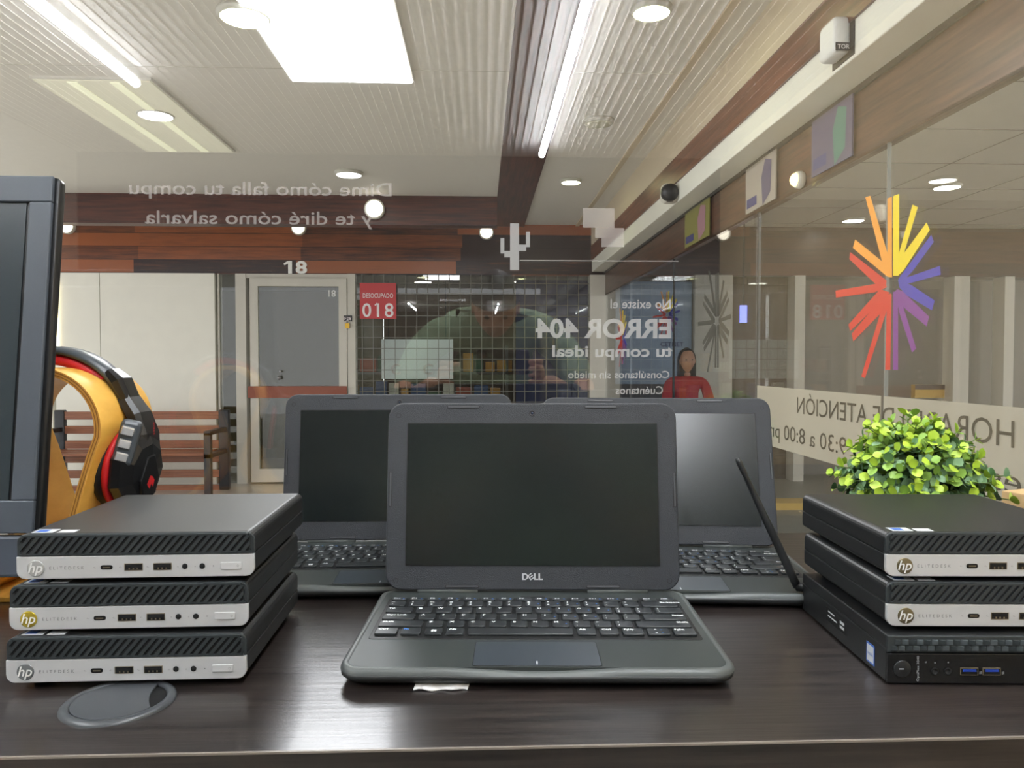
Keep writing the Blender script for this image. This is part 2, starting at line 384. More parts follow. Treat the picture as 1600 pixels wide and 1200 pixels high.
downlight(382, 20, .2, lamp_y, 'round downlight beside the big glaring panel light')
downlight(1018, 12, .15, lamp_y, 'greenish-white round downlight closest on the right ceiling strip')
downlight(935, 188, .17, lamp_off, 'round downlight that is switched off')
downlight(892, 281, .15, lamp_y, 'greenish-yellow round downlight farthest along the right ceiling strip')
downlight(1480, 289, .2, lamp_w, 'round white downlight in the tiled ceiling beyond the side glass')
downlight(1333, 342, .2, lamp_w, 'faint round downlight behind the coloured star decal')
def room_lamp(x, y, label):
    p = pix(x, y, 2, fz0 + .02); t = thing('downlight', label, 'ceiling lamp', p)
    MB().lathe([(.10, 0), (.10, -.006), (.085, -.008), (.001, -.008)], 20).build('diffuser', mat('room_lamp', (255, 255, 250), .5, emit=(255, 252, 240), estr=3), t)
room_lamp(661, 441, 'small oval downlight inside the far window above the photographer mirror image, left one')
room_lamp(817, 440, 'small oval downlight inside the far window beside the top of the navy banner')
def spot(x, y, d, m, label):  # glowing domes added in place of lamp reflections in the glass
    p = pix(x, y, 1, YF if y > 352 else 6.9); t = thing('reflected_spot', label, 'reflected light', p)
    MB().lathe([(d * .45, 0), (d * .6, .01), (d * .6, .05), (d * .5, .055)], 18, M=RX(PI / 2)).build('housing', trim_m, t)
    MB().lathe([(d * .5, .055), (d * .46, .075), (d * .25, .09), (.001, .093)], 18, M=RX(PI / 2)).build('glow_dome', m, t)
spl = mat('spot_white', (255, 255, 255), .5, emit=(255, 246, 225), estr=1.6); spy = mat('spot_yellow', (255, 255, 200), .5, emit=(255, 236, 150), estr=1.3)
spot(108, 355, .13, spl, 'small round stand-in for a reflected lamp on the boards beside the monitor')
spot(468, 357, .13, spl, 'small round stand-in for a reflected lamp on the boards above the number 18')
spot(586, 328, .15, spl, 'small white stand-in for a reflected lamp on the cross beam')
spot(760, 364, .13, spl, 'small warm stand-in for a reflected lamp on the boards left of the cactus sticker')

# ------------------------------------------------------------------ front glass with lettering
win1 = struct(MB().box(-2.4, 1.30, GY - .004, GY + .004, 0, IH + .02).build('window_1', gls), 'shop window pane behind the counter')
GT = GY - .006
def gtext(mb, s, xr, xl, y0, y1, bold=.01, **kw):
    """mirrored line: starts at pixel xr on the right, ends at xl on the left"""
    a = pix(xr, (y0 + y1) / 2, 1, GT); b = pix(xl, (y0 + y1) / 2, 1, GT)
    h = pix(800, y0, 1, GT).z - pix(800, y1, 1, GT).z
    mb.text(s, h, T((a.x + b.x) / 2, GT, (pix(800, y0, 1, GT).z + pix(800, y1, 1, GT).z) / 2) @ UPR, mirror=True, bold=bold, width=abs(a.x - b.x), **kw)
m = MB(); gtext(m, 'Dime cómo falla tu compu', 612, 202, 287, 308); gtext(m, 'y te diré cómo salvarla', 582, 226, 332, 353)
m.build('lettering', vin_ghost, win1)['label'] = 'pale two-line lettering high on the window, read from outside'
m = MB(); gtext(m, 'No existe el', 1048, 954, 466, 481); gtext(m, 'ERROR 404', 1050, 838, 497, 527, bold=.03); gtext(m, 'tu compu ideal', 1050, 862, 539, 557, bold=.025)
gtext(m, 'Consúltanos sin miedo', 1046, 888, 579, 591); gtext(m, 'Cuéntanos', 1036, 962, 603, 616)
m.build('lettering', vin_w, win1)['label'] = 'white slogan lettering low on the window, read from outside'
def grect(mb, x0, y0, x1, y1):
    a = pix(x0, y0, 1, GT); b = pix(x1, y1, 1, GT)
    mb.poly([(a.x, GT, b.z), (b.x, GT, b.z), (b.x, GT, a.z), (a.x, GT, a.z)])
m = MB()
for r_ in ((797, 349, 811, 422), (782, 372, 788, 396), (788, 392, 797, 400), (822, 362, 828, 386), (811, 382, 822, 392), (788, 398, 797, 402)): grect(m, *r_)
m.build('cactus_sticker', vin_w, win1)
m = MB()
for r_ in ((911, 325, 960, 356), (930, 356, 975, 372), (940, 372, 975, 386)): grect(m, *r_)
m.build('block_sticker', vin_ghost, win1)
m = MB(); grect(m, 812, 406, 1060, 409); m.build('ground_line_sticker', vin_ghost, win1)

# ------------------------------------------------------------------ side glass
SG = GX - .008
leafs = [(GY + .05, 2.49), (2.505, 3.66), (3.70, 5.3), (5.33, 6.8), (6.83, YF - .1)]
sides = []
for i, (a, b) in enumerate(leafs):
    o = struct(MB().box(GX - .005, GX + .005, a, b, .02, CAMZ + .73).build('door_%d' % (i + 2), gls_side)); sides.append(o)
MB().box(GX - .007, GX + .007, 3.662, 3.672, .02, CAMZ + .72).build('edge_seal', edge_glass, sides[1])
MB().box(GX - .006, GX + .006, 2.488, 2.492, .02, CAMZ + .72).build('edge_seal', mat('seal_grey', (120, 124, 120), .3), sides[0])
MB().box(GX - .007, GX + .007, 5.3, 5.312, .02, CAMZ + .72).build('edge_seal', edge_glass, sides[2])
star = {'orange': [[(485, 68), (503, 62), (566, 270), (585, 340), (585, 368), (568, 360), (545, 300)], [(568, 72), (585, 66), (585, 368), (568, 360)], [(438, 258), (447, 226), (548, 308), (585, 350), (585, 368), (568, 366)]],
        'yellow': [[(592, 62), (612, 55), (612, 262), (606, 362), (589, 362), (589, 66)], [(662, 95), (682, 105), (635, 262), (606, 362), (592, 362), (605, 300)], [(715, 162), (727, 190), (630, 340), (608, 362), (590, 362), (606, 310)]],
        'blue': [[(732, 208), (742, 235), (662, 345), (610, 398), (608, 375)], [(765, 325), (768, 358), (660, 388), (612, 400), (608, 380)], [(612, 382), (655, 395), (745, 455), (735, 492), (640, 435), (612, 405)]],
        'purple': [[(589, 428), (605, 412), (625, 420), (724, 515), (715, 552), (630, 482)], [(600, 430), (628, 480), (676, 635), (660, 650), (612, 500)], [(589, 422), (608, 422), (608, 715), (589, 715)]],
        'red': [[(428, 273), (565, 380), (562, 402), (525, 395), (425, 300)], [(373, 418), (560, 386), (566, 405), (520, 424), (375, 444)], [(422, 545), (540, 412), (578, 425), (560, 442), (428, 570)], [(434, 580), (550, 440), (583, 428), (555, 490), (440, 608)],
                [(470, 740), (548, 480), (583, 430), (560, 510), (484, 746)], [(560, 715), (566, 460), (584, 430), (579, 715)]]}
ctr = pix(1150 + 587 * .41667, 280 + 395 * .41667, 0, SG)
def starburst(name, y, scale, one, parent, dz=0, off=0, label=None):
    mb = MB(); keys = list(star)
    for ki, k in enumerate(keys):
        for q, pl in enumerate(star[k]):
            pts = []
            for (a, b) in pl:
                P = pix(1150 + a * .41667, 280 + b * .41667, 0, SG)
                pts.append((SG - off - .0001 * q, y + (P.y - ctr.y) * scale, ctr.z + dz + (P.z - ctr.z) * scale))
            mb.poly(pts, 0 if one else ki)
    o = mb.build(name, [one] if one else [C[k] for k in keys], parent)
    if label: o['label'] = label
    return o
starburst('starburst_decal', ctr.y, 1, None, sides[0], label='large starburst of orange, yellow, blue, purple and red rays')
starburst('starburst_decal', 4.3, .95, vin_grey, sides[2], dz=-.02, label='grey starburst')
starburst('starburst_decal', 7.2, .9, None, sides[4], dz=-.02)  # coloured decal put in for a starburst reflection in the glass
# frosted band with opening hours
for (a, b, o) in ((1.25, 2.488, sides[0]), (2.506, 3.655, sides[1])):
    MB().box(SG - .001, SG, a, b, CAMZ - .385, CAMZ - .112).build('frosted_band', vin_band, o)
def stext(mb, s, ya, yb, zc, h, **kw):            # glass text read from outside: starts near the camera
    vs_w = abs(yb - ya)
    mb.text(s, h, T(SG - .003, (ya + yb) / 2, CAMZ + zc) @ Matrix(((0, 0, 1, 0), (-1, 0, 0, 0), (0, 1, 0, 0), (0, 0, 0, 1))), mirror=True, width=vs_w, **kw)
m = MB(); stext(m, 'HORARIO DE ATENCIÓN', 1.86, 3.18, -.178, .072)
stext(m, '9:30 a 8:00 pm.', 2.74, 3.55, -.305, .068); stext(m, 'es a', 1.83, 2.06, -.295, .07)
m.build('opening_hours_lettering', vin_text, sides[0])['label'] = 'dark opening hours lettering on the frosted band, read from outside'

# ------------------------------------------------------------------ header fittings
p = pix(1312, 64, 0, 1.185)
t = thing('door_sensor', 'white door sensor box with a dark tag on the cream header', 'sensor', (1.195, p.y, p.z))
MB().slab(.12, .12, -.055, 0, .022, .012, M=RY(PI / 2) @ T(0, 0, 0)).build('housing', mat('sensor_white', (228, 228, 222), .4), t)
m = MB().box(-.052, -.002, -.0625, -.0595, -.055, -.03, 0)
m.text('TOR', .014, T(-.027, -.0632, -.043) @ UPR, mi=1, bold=.02); m.build('tag', [frame_b, mat('tag_white', (220, 220, 220), .5)], t)
MB().box(-.004, .0, -.085, .065, -.075, .062).build('back_plate', frame_b, t)
p = pix(1048, 303, 0, 1.16)
t = thing('security_camera', 'small black-faced camera on the far part of the header', 'camera', (1.195, p.y, p.z))
MB().lathe([(.05, 0), (.06, .02), (.062, .07), (.05, .09)], 20, M=RY(-PI / 2)).build('housing', frame_w, t)
MB().lathe([(.056, 0), (.05, .03), (.03, .045), (.001, .05)], 20, M=T(-.05, -.03, 0) @ RX(PI / 2)).build('lens_dome', frame_b, t)

# ------------------------------------------------------------------ far things
def board_sign(name, label, cat, x0, y0, x1, y1, Y, m, th=.012):
    a = pix(x0, y0, 1, Y); b = pix(x1, y1, 1, Y)
    t = thing(name, label, cat, ((a.x + b.x) / 2, Y, (a.z + b.z) / 2)); hw, hh = (b.x - a.x) / 2, (a.z - b.z) / 2
    MB().box(-hw, hw, 0, th, -hh, hh).build('board', m, t); return t, hw, hh
t, hw, hh = board_sign('unit_sign', 'red sign with the white number 018 hanging in the far window', 'sign', 562, 442, 619, 498, YF - .06, mat('sign_red', (196, 52, 58), .5))
wm = mat('sign_white', (240, 232, 232), .5)
MB().text('018', .15, T(0, -.003, -hh * .5) @ UPR, bold=.01, spacing=1.15).poly([(-.010, -.0032, -hh * .5 + .074), (-.036, -.0032, -hh * .5 + .052), (-.030, -.0032, -hh * .5 + .040), (-.006, -.0032, -hh * .5 + .058)]).text('DESOCUPADO', .05, T(.0, -.003, hh * .3) @ UPR, width=.32).build('lettering', wm, t)
t, hw, hh = board_sign('tag_sign', 'tiny black plate marked F28 on the post beside the far door', 'sign', 537, 493, 550, 502, YF - .06, frame_b)
MB().text('F28', .035, T(0, -.003, 0) @ UPR, width=.07).build('lettering', wm, t)
t, hw, hh = board_sign('padlock', 'small yellow brass padlock hanging below the black plate', 'padlock', 539, 505, 546, 513, YF - .07, mat('brass', (200, 160, 60), .35, .7), .02)
MB().tube([(-.012, .01, hh), (-.012, .01, hh + .025), (0, .01, hh + .035), (.012, .01, hh + .025), (.012, .01, hh)], .004, 8).build('shackle', mat('steel', ), t)
# navy poster behind the grille, shelf with goods
t, hw, hh = board_sign('navy_banner', 'dark navy blue banner hanging inside the right half of the far window', 'banner', 806, 438, 918, 660, YF + .45, mat('navy', (34, 40, 84), .6))
t, hw, hh = board_sign('reflection_board', 'pale glowing stand-in for a screen reflection behind the left half of the far window', 'reflection board', 596, 530, 708, 592, YF + .9, mat('reflection_pale', (190, 195, 190), .5, emit=(215, 225, 225), estr=.12))  # glowing board added in place of a screen reflection in the window
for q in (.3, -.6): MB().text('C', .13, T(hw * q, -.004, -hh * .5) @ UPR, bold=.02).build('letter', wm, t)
for sx in (-1, 1): MB().box(sx * hw * .8 - .004, sx * hw * .8 + .004, .0, .008, hh, fz0 - t.location.z + .05).build('hanging_rod', frame_b, t)  # rods added to hold up the reflection stand-in
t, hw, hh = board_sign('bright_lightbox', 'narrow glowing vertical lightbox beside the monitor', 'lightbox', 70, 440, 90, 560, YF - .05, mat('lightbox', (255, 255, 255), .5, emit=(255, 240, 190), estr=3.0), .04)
# shelf rack
sh = thing('display_rack', 'low rack of small goods behind the wire grille', 'rack', (X(640), YF + 1.3, 0))
m = MB()
for z in (.1, .45, .8, 1.15): m.box(-.95, 1.1, -.18, .18, z, z + .03)
for xx in (-.95, 1.07): m.box(xx, xx + .03, -.18, .18, 0, 1.5)
m.build('rack_frame', mat('rack_grey', (110, 104, 96), .5), sh)
gm = [mat('pack_%d' % i, c, .5) for i, c in enumerate(((150, 70, 40), (200, 196, 180), (60, 80, 120), (190, 140, 60), (60, 90, 60)))]
for z in (.48, .83, 1.18):
    x = X(640) - .9
    while x < X(640) + 1.0:
        wd = random.uniform(.08, .2); h = random.uniform(.1, .24)
        o = MB().box(-wd / 2, wd / 2, -.06, .06, 0, h).box(-wd / 2 + .01, wd / 2 - .01, -.062, -.06, h * .5, h * .8).build('product_box', random.choice(gm), None, (x + wd / 2, YF + 1.26, z), bevel=.004)
        tag(o, 'small product box on the rack behind the far window grille', 'box', 'product boxes on the far rack'); x += wd + .03
# bench
bx0, bx1 = X(92, 7.9), X(341, 7.9)
bt = thing('slatted_bench', 'slatted wooden bench with black ends against the cream wall', 'bench', ((bx0 + bx1) / 2, 7.9, 0))
hwid = (bx1 - bx0) / 2
zs = [pix(250, y, 1, 7.9).z for y in (649, 671, 694, 716, 740, 764)]
for z in zs: MB().box(-hwid, hwid, -.02, .012, z - .040, z + .040).build('slat', slat_m, bt, bevel=.004)
for k in range(3): MB().box(-hwid, hwid, -.45 + k * .14, -.34 + k * .14, .40, .425).build('slat', slat_m, bt, bevel=.004)
for s in (-1, 1):
    c = hwid + .05 if s > 0 else -hwid - .0
    m = MB().slab(.1, .06, .0, pix(350, 640, 1, 7.9).z, .01, .01, cx=c, cy=0); m.box(c - .03, c + .03, -.5, 0, .38, .42).box(c - .03, c + .03, -.5, -.44, 0, .62).box(c - .03, c + .03, -.5, 0, .60, .64)
    m.build('bench_end', frame_b, bt)
# right-hand far side
struct(MB().box(GX + .1, 9, YF + .4, YF + .5, 0, fz0).build('wall_right', mat('grey_wall', (122, 120, 116), .7)))
m = MB()
for xa, xb in ((X(1082), X(1140)), (X(1236), X(1252)), (X(1482), X(1506)), (X(1560), X(1575))): m.box(xa, xb, YF - .1, YF + .1, 0, fz0)
struct(m.build('trim_11', frame_w))
t, hw, hh = board_sign('blue_poster', 'pale blue poster with a coloured starburst hanging by the white post', 'poster', 962, 440, 1080, 600, YF - .02, mat('poster_blue', (150, 172, 196), .5))
m = MB(); keys = list(star)
for ki, k in enumerate(keys):
    for pl in star[k]:
        m.poly([((a - 587) * .00075 + .15, -.003 - .0002 * ki, (395 - b) * .00075 + .2) for a, b in pl], ki)
m.build('starburst_print', [C[k] for k in keys], t)
MB().text('CETNET', .05, T(.2, -.004, -.12) @ UPR, bold=.01).build('lettering', mat('poster_ink', (60, 70, 110), .5), t)
t, hw, hh = board_sign('clock_sign', 'small glowing blue oval sign hanging in the dark shop at the right', 'sign', 1157, 477, 1167, 504, 6.6, mat('blue_glow', (120, 130, 255), .5, emit=(110, 120, 255), estr=1.6), .02)
MB().box(-.006, .006, .0, .012, hh, HC - t.location.z).build('hanging_rod', frame_b, t)
struct(MB().box(X(1145), X(1236), YF + .1, YF + .14, 0, fz0).build('wall_panel', mat('dark_brown_panel', (62, 46, 38), .6)))
t, hw, hh = board_sign('striped_barrier', 'yellow and black striped bumper low in front of the grey wall', 'barrier', 1430, 601, 1492, 622, YF + .05, yellow_p, .08)
MB().box(-hw - .001, hw + .001, -.004, 0, 0.02, hh).build('black_stripe', frame_b, t)
struct(MB().box(GX + .3, 9, 6.6, 6.85, 0, .06).box(GX + .6, 9, 4.9, 5.0, 0, .01).build('trim_12', yellow_p), 'yellow painted kerb')

# ------------------------------------------------------------------ counter
TF = .484
ct = thing('counter', 'dark wenge laminate counter top under the computers', 'counter', (0, 0, TAB))
m = MB().box(-1.4, 1.1, TF, 1.085, -.036, 0); m.build('counter_top', wenge, ct, bevel=.0012)
MB().box(-1.4, 1.1, TF - .0006, TF + .0012, -.0012, .0002).build('edge_strip', edge_m, ct)  # thin paler strip along the top front edge
for xx in (-1.38, -.1, 1.06): MB().box(xx, xx + .03, TF + .03, 1.06, -TAB, -.036).build('side_panel', wenge, ct)
MB().box(-1.35, 1.06, TF + .3, TF + .32, -TAB + .1, -.036).build('front_panel', wenge, ct)

# ------------------------------------------------------------------ mini desktops
M_black = mat('black_case', (30, 31, 32), .42, bump=(900, .12, .0003))
M_grille = mat('grille_black', (44, 49, 51), .45); M_void = mat('void', (6, 6, 7), .8)
M_silver = mat('silver_bezel', (196, 197, 198), .38, .25); M_port = mat('port_black', (12, 12, 12), .4)
M_tongue = mat('port_metal', (150, 140, 120), .3, .8); M_btn = mat('button_silver', (205, 206, 207), .35, .2); M_ink = mat('badge_ink', (110, 112, 114), .5)
M_blue = mat('sticker_blue', (60, 105, 190), .35); M_sw = mat('sticker_white', (205, 208, 210), .4)
PW, PD, PH, SH = .177, .175, .034, .0172
def half_round(W, z0, z1, r, top=True, n=5):
    pts = []
    if top:
        pts += [(-W / 2, z0), (W / 2, z0)]
        for i in range(n + 1): a = R(90 * i / n); pts.append((W / 2 - r + r * math.cos(a), z1 - r + r * math.sin(a)))
        for i in range(n + 1): a = R(90 + 90 * i / n); pts.append((-W / 2 + r + r * math.cos(a), z1 - r + r * math.sin(a)))
    else:
        pts += [(W / 2, z1), (-W / 2, z1)]
        for i in range(n + 1): a = R(180 + 90 * i / n); pts.append((-W / 2 + r + r * math.cos(a), z0 + r + r * math.sin(a)))
        for i in range(n + 1): a = R(270 + 90 * i / n); pts.append((W / 2 - r + r * math.cos(a), z0 + r + r * math.sin(a)))
    return pts
YX = Matrix(((1, 0, 0, 0), (0, 0, 1, 0), (0, 1, 0, 0), (0, 0, 0, 1)))     # (x,z,depth)->(x,depth,z)
def logo_badge(mb, r, a, b):
    mb.lathe([(r, 0), (r, .0004), (r * .94, .0006), (.0001, .0006)], 28, a)
def make_hp(label, loc, rz, disc, letters, group):
    t = thing('mini_desktop', label, 'computer', loc, rz, group)
    F = .0035
    m = MB().prism(half_round(PW - .001, .0172, PH, .006, True), F, PD, M=YX); m.build('top_cover', M_black, t, bevel=.0012)
    m = MB().prism(half_round(PW - .001, .001, .0168, .005, False), F, PD, M=YX); m.build('chassis', M_black, t, bevel=.0008)
    m = MB().prism(half_round(PW, SH, PH, .0065, True), 0.0012, F, M=YX)
    gr = m.build('vent_panel', M_grille, t, bevel=.0006)
    m = MB(); z0, z1 = SH + .0022, PH - .0022; x = -PW / 2 - .0075; sl = .0105
    m.box(-PW / 2 + .004, PW / 2 - .004, .0007, .00125, z0, z1, 1)
    while x < PW / 2 - .004:                       # slanted ribs with dark gaps between
        a, b = x, x + .0033
        xl_, xr_ = -PW / 2 + .003, PW / 2 - .003; cl = lambda q: min(max(q, xl_), xr_); zl = z0 if a >= xl_ else z0 + (z1 - z0) * min(1, (xl_ - a) / sl) * .98
        zt_ = z1 if b + sl <= xr_ else z0 + (z1 - z0) * max(.02, min(1, (xr_ - b) / sl)); pl = [(cl(a), zl), (cl(b), z0 if b >= xl_ else min(zl, z0 + (z1 - z0) * (xl_ - b) / sl)), (cl(b + sl), zt_), (cl(a + sl), min(z1, z1 if a + sl <= xr_ else z0 + (z1 - z0) * (xr_ - a) / sl))]
        if pl[2][0] - pl[3][0] > .0004 or pl[1][0] - pl[0][0] > .0004: m.prism(pl, -.0004, .001, 0, YX)
        x += .0058
    m.box(-PW / 2 + .002, PW / 2 - .002, -.0004, .001, SH + .0008, z0, 0).box(-PW / 2 + .005, PW / 2 - .005, -.0004, .001, z1, PH - .0008, 0)
    m.build('rib_set', [M_grille, M_void], gr)
    MB().prism(half_round(PW, 0, SH, .0065, False), 0, F, M=YX).build('front_bezel', M_silver, t, bevel=.0006)
    zc = .0083
    m = MB(); logo_badge(m, .0062, 0, 1)
    # disc with its slanted two-letter mark
    lg = m.build('logo', disc, t, (-PW / 2 + .0145, .0, zc), (PI / 2, 0, 0))
    MB().text('hp', .0078, T(-.0006, .0009, .0008), shear=.28, bold=.008).build('logo_mark', letters, lg)
    MB().text('ELITEDESK', .0024, T(-PW / 2 + .037, -.0002, zc) @ UPR, width=.0255, spacing=1.6).build('badge_lettering', M_ink, t)
    X0 = -PW / 2
    m = MB().slab(.009, .0034, -.0004, .0003, .0016, .0002, 0, T(X0 + .0665, 0, zc) @ UPR); m.box(X0 + .0638, X0 + .0692, -.0006, -.0003, zc - .0005, zc + .0004, 1)
    m.build('usb_c_port', [M_port, M_tongue], t)
    for xx in (.0865, .108):
        m = MB().slab(.0138, .0056, -.0004, .0002, .0004, .0001, 1, T(X0 + xx, 0, zc) @ UPR).slab(.0126, .0046, -.0002, .0004, .0003, .0001, 0, T(X0 + xx, 0, zc) @ UPR)
        m.box(X0 + xx - .0055, X0 + xx + .0055, -.0006, -.0003, zc - .0002, zc + .0014, 2)
        for k in range(3): m.box(X0 + xx - .0035 + k * .003, X0 + xx - .0025 + k * .003, -.0007, -.0003, zc - .0019, zc - .0006, 1)
        m.build('usb_port', [M_port, M_tongue, M_void], t)
    for xx in (.1248, .1378): MB().lathe([(.0021, 0), (.0021, .0003), (.0017, .0005), (.0001, .0005)], 20, M=T(X0 + xx, 0, zc) @ UPR).build('audio_jack', M_void, t)
    m = MB().lathe([(.0004, 0), (.0004, .0003), (.0001, .0003)], 8, M=T(X0 + .1462, 0, zc) @ UPR)
    for xx, s_ in ((.0578, '<'), (.0768, '<'), (.0972, '<'), (.1195, 'n'), (.1325, 'n')): m.text(s_ + ('-' if s_ == '<' else ''), .0016, T(X0 + xx, -.0002, zc) @ UPR, 0)
    m.build('port_marks', M_ink, t)
    m = MB().slab(.0156, .0056, -.0004, .0007, .0007, .0003, 0, T(X0 + .1595, 0, zc) @ UPR)
    pb_ = m.build('power_button', M_btn, t)
    MB().ring(.0006, .0008, .00085, 14, 0, T(X0 + .1648, 0, zc) @ UPR).build('power_mark', M_ink, pb_)
    MB().box(X0 + .008, X0 + .024, .006, .018, PH, PH + .0002, 0).box(X0 + .0100, X0 + .0180, .0080, .0160, PH + .0002, PH + .0003, 1).build('processor_sticker', [M_sw, M_blue], t)
    MB().box(X0 + .027, X0 + .040, .006, .015, PH, PH + .0002, 0).build('graphics_sticker', M_sw, t)
    for sx in (-1, 1):
        for yy in (.018, PD - .018): MB().lathe([(.006, -.0058), (.0068, -.005), (.0068, .001), (.001, .001)], 14, M=T(sx * .07, yy, 0)).build('foot', M_void, t)
    return t
D1 = mat('logo_silver', (196, 197, 196), .3, .6); D2 = mat('logo_chrome', (214, 190, 70), .22, .7); D3 = mat('logo_grey', (135, 138, 140), .3, .6); D4 = mat('logo_bronze', (128, 118, 92), .3, .7)
L1 = mat('mark_light', (228, 228, 226), .4); 
def front_at(xc, yb, Zc):
    """point seen at pixel (xc,yb) at distance Zc along the view"""
    return C0 + ray(xc, yb) * Zc

ZB = TAB + .0060; STP = .0379
def hp_at(xpix, Zc, lev, rz, label, d, l, edge=None):
    p = front_at(xpix, 1000, Zc)
    return make_hp(label, (p.x, p.y, ZB + STP * lev), rz, d, l, None)
hp_at(197.5, .578, 0, R(.6), 'mini desktop with a grey round logo, bottom of the left stack of three', D3, L1)
hp_at(203, .584, 1, R(1.0), 'mini desktop with a yellow-tinted logo, middle of the left stack', D2, L1)
hp_at(214.5, .587, 2, R(.9), 'mini desktop with a silver logo, top of the left stack', D1, L1)
pr = front_at(1388, 900, .590)
make_hp('mini desktop with a bronze logo, topmost of the right stack before the plant', (pr.x + PW / 2, pr.y, TAB + .0425 + STP), R(-2.6), D4, L1, None)
pr = front_at(1390, 985, .588)
make_hp('mini desktop with a bronze logo between the two others of the right stack', (pr.x + PW / 2, pr.y, TAB + .0425), R(-3), D4, L1, None)

# the all-black desktop with a jewelled grille and an aerial
pr = front_at(1392, 1070, .581); DW, DD, DH = .182, .178, .036
t = thing('mini_desktop', 'all-black mini desktop with side sticker and aerial, bottom of the right stack', 'computer', (pr.x + DW / 2, pr.y, TAB + .0012), R(-3), None)
MB().box(-DW / 2, DW / 2, .003, DD, .0, .0255).build('chassis', M_black, t, bevel=.001)
MB().box(-DW / 2, DW / 2, .003, DD, .0258, DH).build('top_cover', M_black, t, bevel=.001)
gp = MB().box(-DW / 2, DW / 2, .001, .0035, .0235, DH).build('vent_panel', M_grille, t, bevel=.0005)
m = MB(); x = -DW / 2 + .005; k = 0
while x < DW / 2 - .005:
    for row in range(2):
        zc = .0268 + row * .0046; xo = x + (row * .0028)
        m.add([(xo - .0025, .001, zc - .002), (xo + .0025, .001, zc - .002), (xo + .0025, .001, zc + .002), (xo - .0025, .001, zc + .002), (xo + .0012, -.0012, zc - .0012), (xo + .0012, -.0012, zc + .0016)],
              [(0, 1, 4), (1, 2, 5, 4), (2, 3, 5), (3, 0, 4, 5)], k % 2)
    x += .0056; k += 1
m.build('jewel_ribs', [M_grille, mat('grille_light', (70, 76, 78), .4)], gp)
MB().box(-DW / 2, DW / 2, 0, .0035, 0, .0230).build('front_bezel', mat('bezel_black', (20, 21, 23), .25), t, bevel=.0006)
X0 = -DW / 2
m = MB().lathe([(.0065, 0), (.0065, .0008), (.0058, .0012), (.0001, .0010)], 28, M=T(X0 + .0105, 0, .0115) @ UPR); pbn = m.build('power_button', M_black, t)
MB().box(X0 + .008, X0 + .0115, -.0014, -.0011, .0113, .0119).build('power_mark', mat('led_white', (200, 205, 215), .4), pbn)
MB().text('OptiPlex 3040', .0018, T(X0 + .0225, -.0002, .0115) @ RY(-PI / 2) @ UPR, width=.0195).build('badge_lettering', mat('pale_ink', (170, 172, 174), .5), t)
for xx in (.0355, .0455): MB().lathe([(.0028, 0), (.0028, .0006), (.0018, .0006), (.0016, .0002), (.0001, .0002)], 20, M=T(X0 + xx, 0, .0095) @ UPR).build('audio_jack', M_void, t)
MB().text('u', .002, T(X0 + .0285, -.0002, .017) @ UPR).text('n', .002, T(X0 + .0355, -.0002, .0165) @ UPR).text('+', .002, T(X0 + .0455, -.0002, .0165) @ UPR).text('SS', .0018, T(X0 + .070, -.0002, .0085) @ UPR @ RZ(PI / 2)).text('SS', .0018, T(X0 + .087, -.0002, .0085) @ UPR @ RZ(PI / 2)).build('port_marks', MATS['pale_ink'], t)
for xx in (.0615, .0785):
    m = MB().slab(.0138, .0058, -.0004, .0003, .0004, .0001, 1, T(X0 + xx, 0, .0095) @ UPR).slab(.0124, .0046, -.0002, .0004, .0003, .0001, 0, T(X0 + xx, 0, .0095) @ UPR)
    m.box(X0 + xx - .005, X0 + xx + .005, -.0007, -.0003, .0095, .0112, 2); m.build('usb_port', [M_port, M_tongue, mat('usb_blue', (30, 60, 150), .4)], t)
m = MB().box(X0 - .0003, X0, .022, .036, .004, .020, 0).box(X0 - .0004, X0 - .0003, .0235, .0345, .0055, .0185, 1)
m.text('inside', .0028, T(X0 - .0005, .029, .012) @ RZ(-PI / 2) @ UPR, 0, width=.009); m.build('processor_sticker', [M_blue, M_sw], t)
m = MB().box(X0 - .0002, X0, .075, .118, .0095, .0215, 0)
for k, (ya, yb, z) in enumerate(((.1, .114, .0185), (.094, .114, .0145), (.079, .088, .0175), (.079, .088, .0135))): m.box(X0 - .0003, X0 - .0002, ya, yb, z - .0006 * (1 + (k > 1)), z + .0006 * (1 + (k > 1)), 1)
m.build('asset_label', [M_void, M_sw], t)
a = Vector((X0 - .003, DD + .006, .020)); Pb = Vector(t.location) + a
RM = Matrix.Rotation(R(3), 3, 'Z')
Pb = Vector(t.location) + Matrix.Rotation(R(-3), 3, 'Z') @ a
top = C0 + ray(1152, 716) * ((Pb - C0).dot(CF) + .012)
LQ = lambda q: RM @ (q - Vector(t.location))
an = MB().tube([LQ(Pb), LQ(Pb.lerp(top, .12)), LQ(Pb.lerp(top, .62)), LQ(Pb.lerp(top, .86)), LQ(Pb.lerp(top, .87)), LQ(Pb.lerp(top, .97)), LQ(top)], [.0040, .0044, .0037, .0026, .0031, .0031, .0024], 14).build('antenna', M_black, t)
MB().tube([(X0 + .006, DD - .002, .020), (X0 - .003, DD + .006, .020), (X0 - .003, DD + .006, .0215)], [.004, .0045, .0045], 12).build('antenna_joint', M_black, an)

